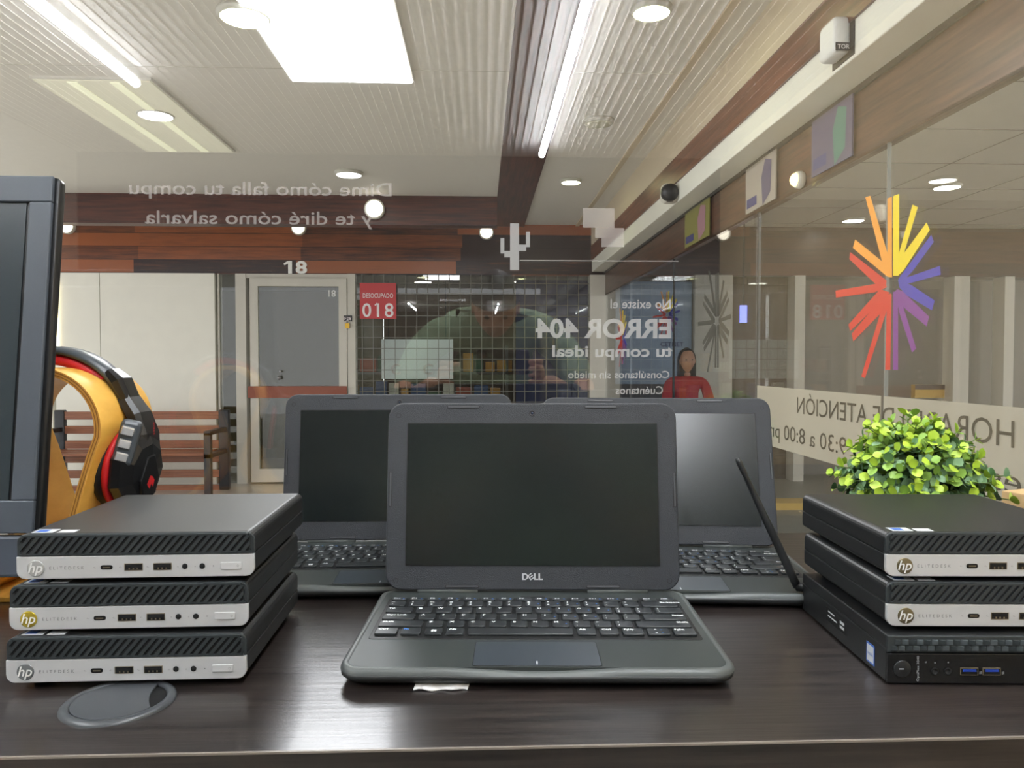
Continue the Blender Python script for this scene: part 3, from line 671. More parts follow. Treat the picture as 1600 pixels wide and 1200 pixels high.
# ------------------------------------------------------------------ laptops
M_lid = mat('lid_textured', (43, 46, 51), .5, bump=(1100, .8, .0008), var=.5)
M_scr = mat('screen_matte', (26, 31, 31), .22, spec=.6); M_deck = mat('deck_grey', (46, 51, 50), .48); M_rim = mat('rim_grey', (76, 80, 79), .45)
M_under = mat('base_underside', (38, 40, 40), .5); M_kbd = mat('keyboard_tray', (20, 21, 22), .5); M_key = mat('keycap', (40, 43, 45), .38)
M_keyw = mat('legend_white', (240, 242, 244), .5); M_keyb = mat('legend_blue', (60, 130, 220), .5); M_pad = mat('touchpad', (54, 60, 66), .3)
M_rub = mat('bumper_rubber', (24, 24, 26), .5); M_line = mat('groove', (12, 12, 13), .6); M_chr = mat('logo_bright', (205, 207, 210), .3, .3)
LW, LD, LH = .303, .206, .0160
rows = [(0.0, .0105, [(1, s) for s in 'Esc F1 F2 F3 F4 F5 F6 F7 F8 F9 F10 F11 F12 Home End Delete'.split()], 16),
        (.0118, .0165, [(1, c) for c in ('`~', '1!', '2@', '3#', '4$', '5%', '6^', '7&', '8*', '9(', '0)', '-_', '=+')] + [(2, 'Backspace')], 15),
        (.0303, .0165, [(1.5, 'Tab')] + [(1, c) for c in 'QWERTYUIOP'] + [(1, '[{'), (1, ']}'), (1.5, '\\|')], 15),
        (.0488, .0165, [(1.75, 'Caps Lock')] + [(1, c) for c in 'ASDFGHJKL'] + [(1, ';:'), (1, "'\""), (2.25, 'Enter')], 15),
        (.0673, .0165, [(2.25, 'Shift')] + [(1, c) for c in 'ZXCVBNM'] + [(1, ',<'), (1, '.>'), (1, '/?'), (2.75, 'Shift')], 15),
        (.0858, .0165, [(1.2, 'Ctrl'), (1.1, 'Fn'), (1, 'win'), (1, 'Alt'), (5.05, ''), (1.05, 'Alt'), (1.05, 'Ctrl'), (1.15, 'PgUp'), (1.2, 'arrows'), (1.2, 'PgDn')], 15)]
def make_laptop(label, loc, rz, tilt, simple=False):
    t = thing('laptop', label, 'laptop', loc, rz)
    # origin: middle of the front edge, on the counter; +y to the hinge
    prof = [(.0018, .010, 2), (.0045, .0045, 2), (.0075, .0008, 2), (.0115, .0, 1), (.0140, .0006, 1), (.0154, .0018, 1), (LH, .0036, 1), (LH, .0058, 1), (LH - .0004, .0062, 1)]
    rings = []
    for z, i, _ in prof:
        rg = []
        for x, y in rrect(LW - 2 * i, LD - 2 * i, .019 - i, 8):
            rg.append((x, y, z))
        rings.append(rg)
    # finer front edge with the thumb scoop
    def refine(rg, i, z):
        out = []
        n = len(rg)
        for k in range(n):
            a, b = rg[k], rg[(k + 1) % n]
            out.append(a)
            if a[1] < -LD / 2 + .02 and b[1] < -LD / 2 + .02 and abs(a[0] - b[0]) > .1:
                for q in range(1, 40): f = q / 40; out.append((a[0] + (b[0] - a[0]) * f, a[1], a[2]))
        res = []
        for x, y, zz in out:
            if y < -LD / 2 + .012 and zz > .010:
                f = max(0, 1 - (abs(x) / .075) ** 2) ** 2 if abs(x) < .075 else 0
                s_ = min(1, (zz - .010) / .006)
                zz -= .0030 * f * s_; 
                if i < .005: y += .0022 * f * s_
            res.append((x, y + LD / 2, zz))
        return res
    rings = [refine(rg, p_[1], p_[0]) for rg, p_ in zip(rings, prof)]
    base = MB(); base.loft(rings[:4], 1, True, True); base2 = MB(); base.loft(rings[3:], 0, True, False)
    base.build('base', [M_rim, M_under], t)
    dk = MB()
    dr = [(x, y, min(z, LH)) for x, y, z in rings[-1]]
    dk.poly([(x, y, z) for x, y, z in dr]); dko = dk.build('palm_rest', M_deck, t)
    KX, K0, K1 = .1375, .066, .1725
    m = MB().slab(2 * KX + .004, K1 - K0 + .004, LH - .001, LH - .00015, .004, .0002, 0, T(0, (K0 + K1) / 2, 0)); m.slab(2 * KX + .0028, K1 - K0 + .0028, LH - .001, LH - .00008, .0035, .0001, 1, T(0, (K0 + K1) / 2, 0))
    kb = m.build('keyboard', [M_line, M_kbd], t)
    for (dy, h, ks, tot) in rows:
        unit = 2 * KX / sum(k[0] for k in ks); x = -KX
        for wd, s in ks:
            W = wd * unit - .0034; cx = x + wd * unit / 2; yt = K1 - dy; cy = yt - h / 2 + .0005
            m = MB().slab(W, h - .0022, 0, .0021, .0014, .0005, 0, n=2)
            zt = .00215; top = (h - .0014) / 2
            def put(txt, px, py, hh, mi=1, wdt=None):
                m.text(txt, hh * 1.12, T(px, py, zt), mi, bold=.04, width=wdt, res=1)
            if h < .012: put(s, -W / 2 + .0045, 0.0008, .0024, 1, min(.0062, .0021 * len(s) + .0006)); 
            elif s == 'win':
                for a_ in (-1, 1):
                    for b_ in (-1, 1): m.box(a_ * .0012 - .0010, a_ * .0012 + .0010, b_ * .0012 - .0010, b_ * .0012 + .0010, zt - .0001, zt, 1)
            elif s == 'arrows': put('^', -.002, top - .004, .003); put('v', -.002, -top + .004, .003); put('o', .003, top - .004, .002, 2); put('o', .003, -top + .004, .002, 2)
            elif len(s) == 2 and s != 'Fn': put(s[1], -W / 2 + .003, top - .0035, .003); put(s[0], -W / 2 + .003, -top + .0045, .003)
            elif s: put(s, (-W / 2 + .0035) if len(s) == 1 else (-W / 2 + .0015 + .0011 * len(s)) if cx < .1 or len(s) < 5 else W / 2 - .0065, top - .0035, .0032, 2 if s == 'Fn' else 1, None if len(s) == 1 else .0021 * len(s))
            if s in ('7&', '8*', '9(', '0)', 'U', 'I', 'O', 'J', 'K', 'L', 'M', 'P') or (h < .012 and s not in ('F7', 'F10', 'Home', 'End', 'Delete')): put('e', W / 2 - .003, -.0002, .0022, 2)
            k = m.build('key', [M_key, M_keyw, M_keyb], kb, (cx, cy, LH - .0001)); x += wd * unit
    m = MB().slab(.099, .0505, LH - .001, LH + .00005, .0025, .0002, 1, T(0, .0335, 0)); m.slab(.098, .0495, LH - .001, LH + .0001, .002, .0001, 0, T(0, .0335, 0)); m.box(-.0004, .0004, .011, .0175, LH + .0001, LH + .0002, 2)
    m.build('touchpad', [M_pad, M_line, M_keyw], t)
    m = MB(); 
    for sx in (-1, 1): m.tube([(sx * .085 - .03, LD - .0085, LH + .0005), (sx * .085 + .03, LD - .0085, LH + .0005)], .0042, 12)
    m.build('hinge', M_rim, t)
    m = MB().slab(.024, .003, LH - .0004, LH + .0003, .0012, .0002, 0, T(0, .1795, 0)); m.build('power_button', M_kbd, t)
    m = MB()
    for sx in (-1, 1):
        for yy in (.02, LD - .03): m.lathe([(.006, 0), (.0075, .001), (.0075, .0045), (.001, .0045)], 14, M=T(sx * .115, yy, 0))
    m.build('rubber_feet', M_rub, t)
    # lid (local x, z up along the lid, y = thickness away from viewer)
    lw, lh, th = .295, .188, .0075
    lid = MB().slab(lw, lh, 0, th, .016, .0016, 0, T(0, th, lh / 2) @ UPR, n=8).build('lid', M_lid, t, (0, LD - .0125, LH + .0022), (-tilt, 0, 0))
    sw, sh_, sb = .2545, .1425, .0245
    m = MB().slab(sw + .0016, sh_ + .0016, -.0002, .0004, .0012, .0002, 1, T(0, 0, sb + sh_ / 2) @ UPR); m.slab(sw, sh_, -.0002, .00055, .0006, .0001, 0, T(0, 0, sb + sh_ / 2) @ UPR)
    m.build('screen', [M_scr, M_line], lid)
    def bump(cx, cz, W, H):
        m = MB().slab(W + .0012, H + .0012, -.0002, .0003, .001, .0001, 1, T(cx, 0, cz) @ UPR); m.slab(W, H, -.0002, .0009, .0008, .0003, 0, T(cx, 0, cz) @ UPR); m.build('bumper', [mat('bumper_grey', (74, 76, 79), .35), M_line], lid)
    for sx in (-1, 1):
        bump(sx * .0705, .0038, .032, .0017); bump(sx * .0705, lh - .0042, .032, .0020); bump(sx * (lw / 2 - .0035), .100, .0017, .034)
    m = MB()
    for sx in (-1, 1):
        for zz in (.0095, lh - .0130): m.ring(.0021, .0025, .0003, 20, 0, T(sx * (lw / 2 - .0105), 0, zz) @ UPR)
    m.build('screw_covers', M_line, lid)
    m = MB().lathe([(.0032, 0), (.0032, .0004), (.0027, .0006), (.0024, .0003), (.0001, .0003)], 20, 0, T(0, 0, lh - .0105) @ UPR); m.lathe([(.0013, .0003), (.0011, .0006), (.0001, .0007)], 14, 1, T(0, 0, lh - .0105) @ UPR); m.lathe([(.0004, 0), (.0004, .0003), (.0001, .0003)], 8, 0, T(.018, 0, lh - .0105) @ UPR)
    m.build('webcam', [M_rub, mat('lens', (40, 50, 70), .1)], lid)
    # maker's mark: D, tilted E, L, L
    m = MB(); B = T(0, -.0003, .0135) @ UPR
    Dp = [(-.0103, -.0032), (-.0103, .0032), (-.0068, .0032), (-.0048, .0018), (-.0042, 0), (-.0048, -.0018), (-.0068, -.0032)]
    Di = [(-.0087, -.0020), (-.0087, .0020), (-.0070, .0020), (-.0060, .0012), (-.0057, 0), (-.0060, -.0012), (-.0070, -.0020)]
    n7 = 7; m.add([(x, y, 0) for x, y in Dp + Di], [(i, n7 + i, n7 + (i + 1) % n7, (i + 1) % n7) for i in range(n7)], 0, False, B)
    E = B @ T(-.0016, 0, 0) @ RZ(R(35))
    for (xa, xb, ya, yb) in ((-.0024, -.0012, -.0028, .0028), (-.0024, .0022, .0018, .0028), (-.0024, .0022, -.0005, .0005), (-.0024, .0022, -.0028, -.0018)): m.poly([(xa, ya, 0), (xb, ya, 0), (xb, yb, 0), (xa, yb, 0)], 0, E)
    for xo in (.0014, .0060):
        m.poly([(xo, -.0032, 0), (xo + .0016, -.0032, 0), (xo + .0016, .0032, 0), (xo, .0032, 0)], 0, B); m.poly([(xo, -.0032, 0), (xo + .0044, -.0032, 0), (xo + .0044, -.0019, 0), (xo, -.0019, 0)], 0, B)
    m.build('logo', M_chr, lid)
    return t
pc = front_at(840, 1070, .574); pc.z = TAB
lap = make_laptop('open black laptop in the middle of the counter, in front of the other two', (pc.x, pc.y, TAB), R(-2.7), R(8.5))
def place_lap(xh, Zh, rz, label, tilt):
    h = front_at(xh, 850, Zh); off = Vector((0, LD - .0125, 0)); off.rotate(Euler((0, 0, rz)))
    o = dup(lap, (h.x - off.x, h.y - off.y, TAB), rz, label)
    for ch in o.children:
        if ch.name.startswith('lid'): ch.rotation_euler = (-tilt, 0, 0)
    return o
place_lap(622, .985, R(.2), 'open black laptop behind the left stack of mini desktops, blank dark screen', R(8.5))
place_lap(1029, .960, R(-6), 'open black laptop at the back right with a bright sheen on its screen', R(15))

# paper scrap, grommet
p = front_at(690, 1070, .577)
m = MB(); N = 12; top_, bot_ = [], []
for i in range(N + 1):
    x = -.021 + .042 * i / N; zz = .0016 + .0006 * math.sin(i * .9)
    top_.append((x + .002, .02, .0024)); bot_.append((x * (1 if i < N else .92), -.004 + .0015 * math.sin(i * 1.3), zz))
m.loft([bot_, top_], 0, True, False, False); 
pp = m.build('paper_slip', mat('paper', (226, 224, 222), .7), None, (p.x, p.y + .002, TAB)); sm = pp.modifiers.new('s', 'SOLIDIFY'); sm.thickness = .0012
tag(pp, 'small white paper slip wedged under the front edge of the middle laptop', 'paper')
p = pix(187, 1097, 2, TAB)
gt = thing('cable_grommet', 'round grey plastic cable grommet set in the counter', 'cable grommet', (p.x, p.y - .001, TAB))
gp_ = mat('grommet_plastic', (62, 65, 68), .35)
MB().lathe([(.0385, 0), (.0382, .0012), (.0365, .0026), (.0335, .0030), (.0320, .0024), (.0315, .0008)], 48, cap=False).build('flange', gp_, gt)
m = MB(); pts = []; n = 48
# lid disc with a lens-shaped cable opening on its right
for i in range(n + 1):
    a = R(42) + (2 * PI - R(84)) * i / n; pts.append((.0313 * math.cos(a), .0313 * math.sin(a)))
a0 = pts[0]; a1 = pts[-1]
for i in range(1, 12):
    f = i / 12; y = a1[1] + (a0[1] - a1[1]) * f; x = a0[0] - .003 * math.sin(PI * f); pts.append((x, y))
m.prism(pts, .0012, .0026, 0, RZ(R(16))); m.build('lid', gp_, gt, bevel=.0004)
MB().lathe([(.0315, .0001), (.0315, .0003), (.0001, .0003)], 40).build('hole', M_void, gt)

# ------------------------------------------------------------------ monitor (left edge of the frame)
M_mon = mat('monitor_plastic', (66, 72, 80), .42, bump=(600, .1, .0004)); M_mond = mat('monitor_dark', (20, 21, 23), .3)
TR_ = front_at(96, 277, .745); BR_ = front_at(48, 902, .705)
mh = TR_.z - BR_.z; mt = math.atan2(TR_.y - BR_.y, mh); mw = .48; Lm = math.hypot(mh, TR_.y - BR_.y)
yaw_m = R(0)
t = thing('monitor', 'black monitor cut off at the left edge of the picture', 'monitor', (BR_.x - mw / 2 + .006, BR_.y, TAB), 0)
z0m = BR_.z - TAB
hd_ = bpy.data.objects
sc_ = MB().slab(mw, Lm - .040, 0, .011, .006, .002, 0, T(0, .011, (Lm + .040) / 2) @ UPR).slab(mw - .07, Lm - .10, 0, .03, .02, .004, 0, T(0, .038, (Lm + .040) / 2) @ UPR)
mf = sc_.build('housing', M_mond, t, (0, 0, z0m), (-mt, 0, 0))
bz = MB(); bw = .030; H0 = .040
for (xa, xb, za, zb) in ((-mw / 2, mw / 2, Lm - .026, Lm), (-mw / 2, mw / 2, H0, H0 + .030), (-mw / 2, -mw / 2 + bw, H0 + .03, Lm - .026), (mw / 2 - bw, mw / 2, H0 + .03, Lm - .026)): bz.box(xa + .004, xb - (.005 if xb > 0 else 0), -.004, .001, za, zb)
bz.build('bezel', M_mon, mf, bevel=.0012)
MB().box(-mw / 2 + bw, mw / 2 - bw, -.001, .0, H0 + .03, Lm - .026).build('screen', mat('monitor_screen', (44, 52, 56), .25), mf)
MB().box(-mw / 2 + .004, mw / 2 - .012, -.002, .014, 0, H0 - .002).build('speaker_bar', mat('bar_plastic', (62, 68, 78), .45), mf, bevel=.003)
MB().box(-.03, .03, .03, .06, -.02, .16).build('stand_neck', M_mond, t)
MB().slab(.22, .16, 0, .012, .03, .004, 0, T(0, .06, 0)).build('stand_base', M_mond, t)
MB().box(-.03, .03, .03, .06, .0, z0m + .12).build('stand_neck', M_mond, t)

# ------------------------------------------------------------------ headphone stand
ply = wood_mat('bent_plywood', (214, 158, 62), (236, 186, 90), (20, 3, 6), .4, bump=.05)
plye = mat('ply_edge', (206, 150, 72), .5); plyd = mat('ply_edge_dark', (150, 100, 44), .5)
SX, SY0, SY1 = -.451, .80, .925; tt = .007
path = []
Rr = .059; zc_ = .178
for i in range(11):                                   # right leg from the base up
    f = i / 10; z = .004 + (zc_ - .03) * f * .98
    x = .066 - .110 * (f * 1.55) * (1 - f * .55) * .5 if False else 0
    # flared foot, pinch at z=.075, then out to the loop
    xp = .028 + .05 * max(0, (0.07 - z) / .07) ** 2 + .029 * max(0, min(1, (z - .07) / (zc_ - .08))) ** 1.1
    path.append((xp, z))
for i in range(0, 25):
    a = R(-8) + R(196) * i / 24; path.append((Rr * math.cos(a), zc_ + (Rr) * math.sin(a)))
path += [(-x, z) for x, z in reversed(path[:11])]
def offs(path, d):
    out = []
    for i, (x, z) in enumerate(path):
        a = path[max(i - 1, 0)]; b = path[min(i + 1, len(path) - 1)]; tx, tz = b[0] - a[0], b[1] - a[1]; l = math.hypot(tx, tz) or 1
        out.append((x + tz / l * d, z - tx / l * d))
    return out
st = thing('headphone_stand', 'bent plywood headphone stand between monitor and laptops', 'headphone stand', (SX, 0, TAB))
o_, i_ = offs(path, tt / 2), offs(path, -tt / 2)
m = MB()
rings = [[(a[0], SY0, a[1]), (a[0], SY1, a[1]), (b[0], SY1, b[1]), (b[0], SY0, b[1])] for a, b in zip(o_, i_)]
m.loft(rings, 0, True, True); 
m.f and None
so = m.build('stand_body', ply, st, bevel=.0008)
em = MB()
for k in range(5):
    d0 = tt / 2 - k * tt / 5 - .0002; d1 = d0 - tt / 5 + .0002; A, B_ = offs(path, d0), offs(path, d1)
    for i in range(len(path) - 1):
        em.add([(A[i][0], SY0 - .0002, A[i][1]), (A[i + 1][0], SY0 - .0002, A[i + 1][1]), (B_[i + 1][0], SY0 - .0002, B_[i + 1][1]), (B_[i][0], SY0 - .0002, B_[i][1])], [(0, 1, 2, 3)], k % 2)
em.build('ply_edge', [plye, plyd], so)
MB().box(-.085, .085, SY0, SY1, 0, .006).build('base_board', ply, st, bevel=.001)

# headphones over the stand
M_hp = mat('headset_black', (22, 23, 25), .32); M_hps = mat('headset_satin', (70, 76, 82), .35); M_red = mat('headset_red', (190, 24, 30), .5)
M_cush = mat('cushion_leather', (20, 18, 18), .5); M_chrm = mat('vent_chrome', (225, 226, 228), .2, .6)
hx, hy = SX - .016, .865; hs = thing('headphones', 'black and red gaming headphones hanging on the plywood stand', 'headphones', (hx, hy, TAB + .178), 0)
def arcband(name, r0, r1, a0, a1, w0, w1, mt_, parent, n=28, zs=1.0, bump=0):
    m = MB(); rings = []
    for i in range(n + 1):
        f = i / n; a = R(a0 + (a1 - a0) * f); wq = w0 + (w1 - w0) * math.sin(PI * f)
        c, s_ = math.cos(a), math.sin(a); rr = []
        for (q, e) in ((r0, -1), (r0, 1), ((r0 + r1) / 2, 1.12), (r1, .8), (r1 + .001, 0), (r1, -.8), ((r0 + r1) / 2, -1.12)):
            rr.append((q * c, e * wq / 2, q * s_ * zs))
        rings.append(rr)
    m.loft(rings, 0, True, True); return m.build(name, mt_, parent)
# band is a little wider than the stand loop
band = arcband('headband', .077, .085, 30, 150, .026, .036, M_hps, hs)
arcband('headband_pad', .0655, .0772, 42, 138, .024, .034, M_red, band)
for sgn in (1, -1):
    MX = Matrix.Scale(sgn, 4, (1, 0, 0))
    def pt(*a): return [(x * 1, y, z) for x, y, z in a]
    m = MB()
    def slabpath(pts, wd, th_, mi=0):
        rings = []
        for i, (x, z) in enumerate(pts):
            a = pts[max(i - 1, 0)]; b = pts[min(i + 1, len(pts) - 1)]; tx, tz = b[0] - a[0], b[1] - a[1]; l = math.hypot(tx, tz); nx, nz = tz / l, -tx / l
            W_ = wd[i] / 2; H_ = th_[i] / 2
            rings.append([(x + nx * u * H_, v * W_, z + nz * u * H_) for u, v in ((-1, -.8), (-1, .8), (-.4, 1), (.6, 1), (1, .6), (1, -.6), (.6, -1), (-.4, -1))])
        m.loft(rings, mi, False, True, M=MX)
    slabpath([(.079, .028), (.070, .047), (.060, .058)], [.034, .037, .030], [.012, .015, .010]); m.build('band_end', M_hp, band)
    m = MB(); slabpath([(.071, .042), (.083, .022)], [.014, .014], [.005, .005]); m.build('slider', M_hps, hs)
    m = MB(); slabpath([(.076, .030), (.088, .010), (.096, -.012), (.098, -.030), (.090, -.060)], [.032, .036, .040, .036, .026], [.014, .017, .016, .014, .010]); arm = m.build('yoke', M_hp, hs)
    m = MB().text('STRIX', .004, T(sgn * .1045, 0, -.005) @ RZ(sgn * PI / 2) @ RY(0) @ UPR @ RZ(PI / 2)); m.build('yoke_lettering', M_red, arm)
    CZ = -.045; CM = T(sgn * .067, -.006, CZ) @ RZ(R(-12 * sgn)) @ RY(sgn * R(98)) @ Matrix.Diagonal((1.14, 1.0, .85, 1))
    m = MB(); nn = 56; prof = [(.024, .000), (.028, -.003), (.036, -.003), (.0405, .002), (.0415, .008), (.038, .013), (.030, .014)]
    rings = [[((r + (.0007 if i % 2 else 0)) * math.cos(2 * PI * i / nn), (r + (.0007 if i % 2 else 0)) * math.sin(2 * PI * i / nn), z) for i in range(nn)] for r, z in prof]
    m.loft(rings, 0, True, True, M=CM); m.build('ear_cushion', M_cush, hs)
    MB().lathe([(.036, .0125), (.0405, .0135), (.0410, .019), (.037, .020)], 40, 0, CM).build('red_ring', M_red, hs)
    m = MB().lathe([(.0385, .0195), (.0405, .024), (.037, .034), (.026, .044), (.014, .047), (.001, .0475)], 9, 0, CM @ RZ(R(12)), smooth=False); cup = m.build('ear_cup', M_hp, hs, bevel=.0015)
    m = MB().prism([(.004, -.016), (.020, -.010), (.026, 0), (.018, .012), (.002, .015), (-.020, .004), (-.018, -.008)], .036, .0495, 0, CM @ T(.004, 0, 0)); pl_ = m.build('cup_plate', M_hp, cup, bevel=.0012)
    m = MB().prism([(-.006, -.002), (.002, -.006), (.007, -.001), (.002, .001), (.006, .005), (-.001, .006), (-.005, .002)], .0496, .0499, 0, CM @ T(.010, 0, 0)); m.build('cup_emblem', M_red, pl_)
    m = MB()
    for k in range(3):
        m.box(-.006, .006, -.004, .003, -.0045, .0045, 0, T(sgn * (.0955 - .0035 * k), -.044, -.004 - k * .0135) @ RY(R(20 * sgn)) @ RZ(R(28 * sgn)))
    vh = MB().box(-.010, .010, -.006, .016, -.024, .024, 0, T(sgn * .092, -.038, -.017) @ RZ(R(20 * sgn)) @ RY(R(14 * sgn))).build('vent_housing', M_hps, cup, bevel=.004)
    m.build('chrome_vents', M_chrm, vh, bevel=.001)

# ------------------------------------------------------------------ plant behind the right stack
pp_ = front_at(1426, 775, .86)
pl = thing('potted_plant', 'leafy artificial green plant in a grey pot behind the right stack', 'plant', (pp_.x, pp_.y, TAB))
PH_ = .098
MB().lathe([(.030, 0), (.032, .002), (.041, PH_ - .004), (.042, PH_), (.037, PH_), (.036, PH_ - .012), (.001, PH_ - .012)], 32).build('pot', mat('concrete', (150, 148, 140), .8, bump=(80, .2, .001)), pl)
MB().lathe([(.036, PH_ - .013), (.036, PH_ - .010), (.001, PH_ - .006)], 20).build('soil', mat('soil', (48, 40, 32), .9), pl)
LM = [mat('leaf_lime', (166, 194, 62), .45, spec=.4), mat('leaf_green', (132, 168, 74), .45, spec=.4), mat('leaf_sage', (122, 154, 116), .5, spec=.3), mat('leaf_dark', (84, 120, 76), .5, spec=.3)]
lv = MB(); sm_ = MB()
def leaf(pos, d, nrm, L, W, mi):
    d = d.normalized(); s_ = d.cross(nrm); s_ = s_.normalized() if s_.length > 1e-4 else Vector((1, 0, 0)); n_ = s_.cross(d)
    shp = [(0, 0, 0), (.22, .34, .05), (.5, .5, .09), (.78, .40, .06), (1, 0, -.03), (.78, -.40, .06), (.5, -.5, .09), (.22, -.34, .05)]
    vs = [pos + d * L * a + s_ * W * b + n_ * L * c for a, b, c in shp] + [pos + d * L * .5 - n_ * L * .02]
    lv.add([tuple(v) for v in vs], [(8, i, (i + 1) % 8) for i in range(8)], mi, True)
ctrp = Vector((0, 0, PH_ - .004))
for k in range(210):
    th = 2 * PI * (k * .618034 % 1); el = math.asin(.02 + .97 * ((k + .5) / 210)) if k % 4 else R(random.uniform(-8, 18))
    rad = random.uniform(.85, 1.08); stray = k in (4, 8, 12, 16, 24, 28)
    d = Vector((math.cos(th) * math.cos(el) * .075, math.sin(th) * math.cos(el) * .066, max(math.sin(el) * .082, -.006) + .008)) * rad
    end = ctrp + d * (1.22 if stray else 1)
    mid = ctrp + Vector((d.x * .35, d.y * .35, d.z * .62 + .012))
    pts = []
    for i in range(9):
        f = i / 8; a = ctrp.lerp(mid, f); b = mid.lerp(end, f); pts.append(a.lerp(b, f))
    sm_.tube(pts, [.0009] * 8 + [.0005], 5)
    for i in range(2, 9):
        f = i / 8; tdir = (pts[i] - pts[i - 1]).normalized(); ph = random.uniform(0, PI)
        a_ = tdir.cross(Vector((0.1, .2, 1))).normalized(); b_ = tdir.cross(a_)
        for sgn in (0, PI):
            dr = (a_ * math.cos(ph + sgn) + b_ * math.sin(ph + sgn)) * .9 + tdir * .55 + Vector((0, 0, .25))
            hgt = pts[i].z / .19 + random.uniform(-.22, .22)
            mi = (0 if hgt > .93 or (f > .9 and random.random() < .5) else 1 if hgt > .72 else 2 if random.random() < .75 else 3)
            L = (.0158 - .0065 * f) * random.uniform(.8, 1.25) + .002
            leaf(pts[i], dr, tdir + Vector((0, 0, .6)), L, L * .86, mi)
    leaf(pts[-1], (pts[-1] - pts[-2]), Vector((.1, .2, 1)), .008, .005, 0)
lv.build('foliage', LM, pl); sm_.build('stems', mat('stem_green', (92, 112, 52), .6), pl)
# cardboard corner at the right edge
p = front_at(1592, 800, .93)
t = thing('cardboard_box', 'tan cardboard box corner at the right edge behind the right stack', 'box', (p.x + .06, p.y, TAB), R(20))
MB().box(-.06, .06, -.04, .04, 0, .088).build('box_body', mat('cardboard', (196, 164, 116), .8), t, bevel=.001)
MB().poly([(-.06, -.04, .088), (.06, -.04, .088), (.075, -.06, .105), (-.045, -.06, .094)]).build('flap', MATS['cardboard'], t)

# ------------------------------------------------------------------ people
def skinned(name, verts, edges, radii, m, parent, sub=2):
    me = bpy.data.meshes.new(name); me.from_pydata(verts, edges, []); me.materials.append(m)
    o = bpy.data.objects.new(name, me); COL.objects.link(o); o.parent = parent
    sk = o.modifiers.new('skin', 'SKIN'); sk.use_smooth_shade = True
    for i, r_ in enumerate(radii):
        me.skin_vertices[0].data[i].radius = (r_, r_) if not isinstance(r_, tuple) else r_
    me.skin_vertices[0].data[0].use_root = True
    sb_ = o.modifiers.new('sub', 'SUBSURF'); sb_.levels = 1; sb_.render_levels = sub
    return o
skin = mat('skin', (206, 156, 128), .5); hair = mat('hair_black', (22, 18, 16), .6); shirt = mat('shirt_green', (146, 168, 138), .8); trou = mat('trousers', (40, 44, 56), .8)
def head(parent, c, s, pitch, name='head'):
    m = MB(); n = 24; rings = []
    for i in range(1, 16):
        a = PI * i / 16; z = math.cos(a) * .118; rr = math.sin(a)
        rg = []
        for k in range(n):
            b = 2 * PI * k / n; x = math.cos(b) * rr * .076; y = math.sin(b) * rr * .096
            f = -1 if y < 0 else 1
            if z < -.02: x *= 1 - (-.02 - z) * 3.2; y *= 1 - (-.02 - z) * 1.5
            # the face is toward +y
            if y > 0 and abs(x) < .014 and -.045 < z < .012: y += .020 * (1 - abs(x) / .014) * (1 - abs(z + .022) / .034)
            if y > 0 and .012 < abs(x) < .045 and 0 < z < .03: y -= .006
            if y > 0 and abs(x) < .026 and -.075 < z < -.055: y += .004
            rg.append((x, y, z))
        rings.append(rg)
    M_ = T(*c) @ RX(pitch) @ Matrix.Scale(s, 4)
    m.loft(rings, 0, True, True, M=M_)
    for sg in (-1, 1): m.lathe([(.012, -.004), (.02, 0), (.018, .006), (.004, .004)], 12, 0, M_ @ T(sg * .076, 0, -.005) @ RY(sg * PI / 2) @ Matrix.Diagonal((1.4, .8, 1, 1)))
    h = m.build(name, skin, parent)
    m = MB()
    for sg in (-1, 1): m.lathe([(.001, .008), (.006, .006), (.010, 0), (.006, -.006), (.001, -.008)], 12, 0, M_ @ T(sg * .03, .080, .008))
    m.build('eyes', mat('eye_dark', (30, 24, 22), .3), h)
    return h, M_
def hand(parent, c, side, aim, curl=1.0):
    """palm plus five curled fingers around a phone edge; side=+1 right of the phone"""
    c = Vector(c); m_v, m_e, m_r = [], [], []
    v = [c, c + Vector((0, .0, .0)) + Vector((side * -.012, .03, .018)), c + Vector((side * -.018, .055, .03))]
    skinned('palm', [tuple(x) for x in v], [(0, 1), (1, 2)], [(.020, .026), (.020, .036), (.014, .032)], skin, parent, 1)
    for k, (L, dz) in enumerate(((.062, .030), (.07, .010), (.066, -.010), (.052, -.028))):
        b = c + Vector((side * -.010, .045, .02 + dz))
        p1 = b + Vector((side * .004, L * .42, .002)); p2 = p1 + Vector((side * -.020, L * .22, 0)); p3 = p2 + Vector((side * -.020, -.004, -.002))
        skinned('finger', [tuple(x) for x in (b, p1, p2, p3)], [(0, 1), (1, 2), (2, 3)], [.0095, .009, .008, .0065], skin, parent, 1)
    b = c + Vector((side * -.010, .02, .035)); skinned('thumb', [tuple(x) for x in (b, b + Vector((side * -.028, .012, .016)), b + Vector((side * -.052, .022, .012)))], [(0, 1), (1, 2)], [.012, .010, .008], skin, parent, 1)
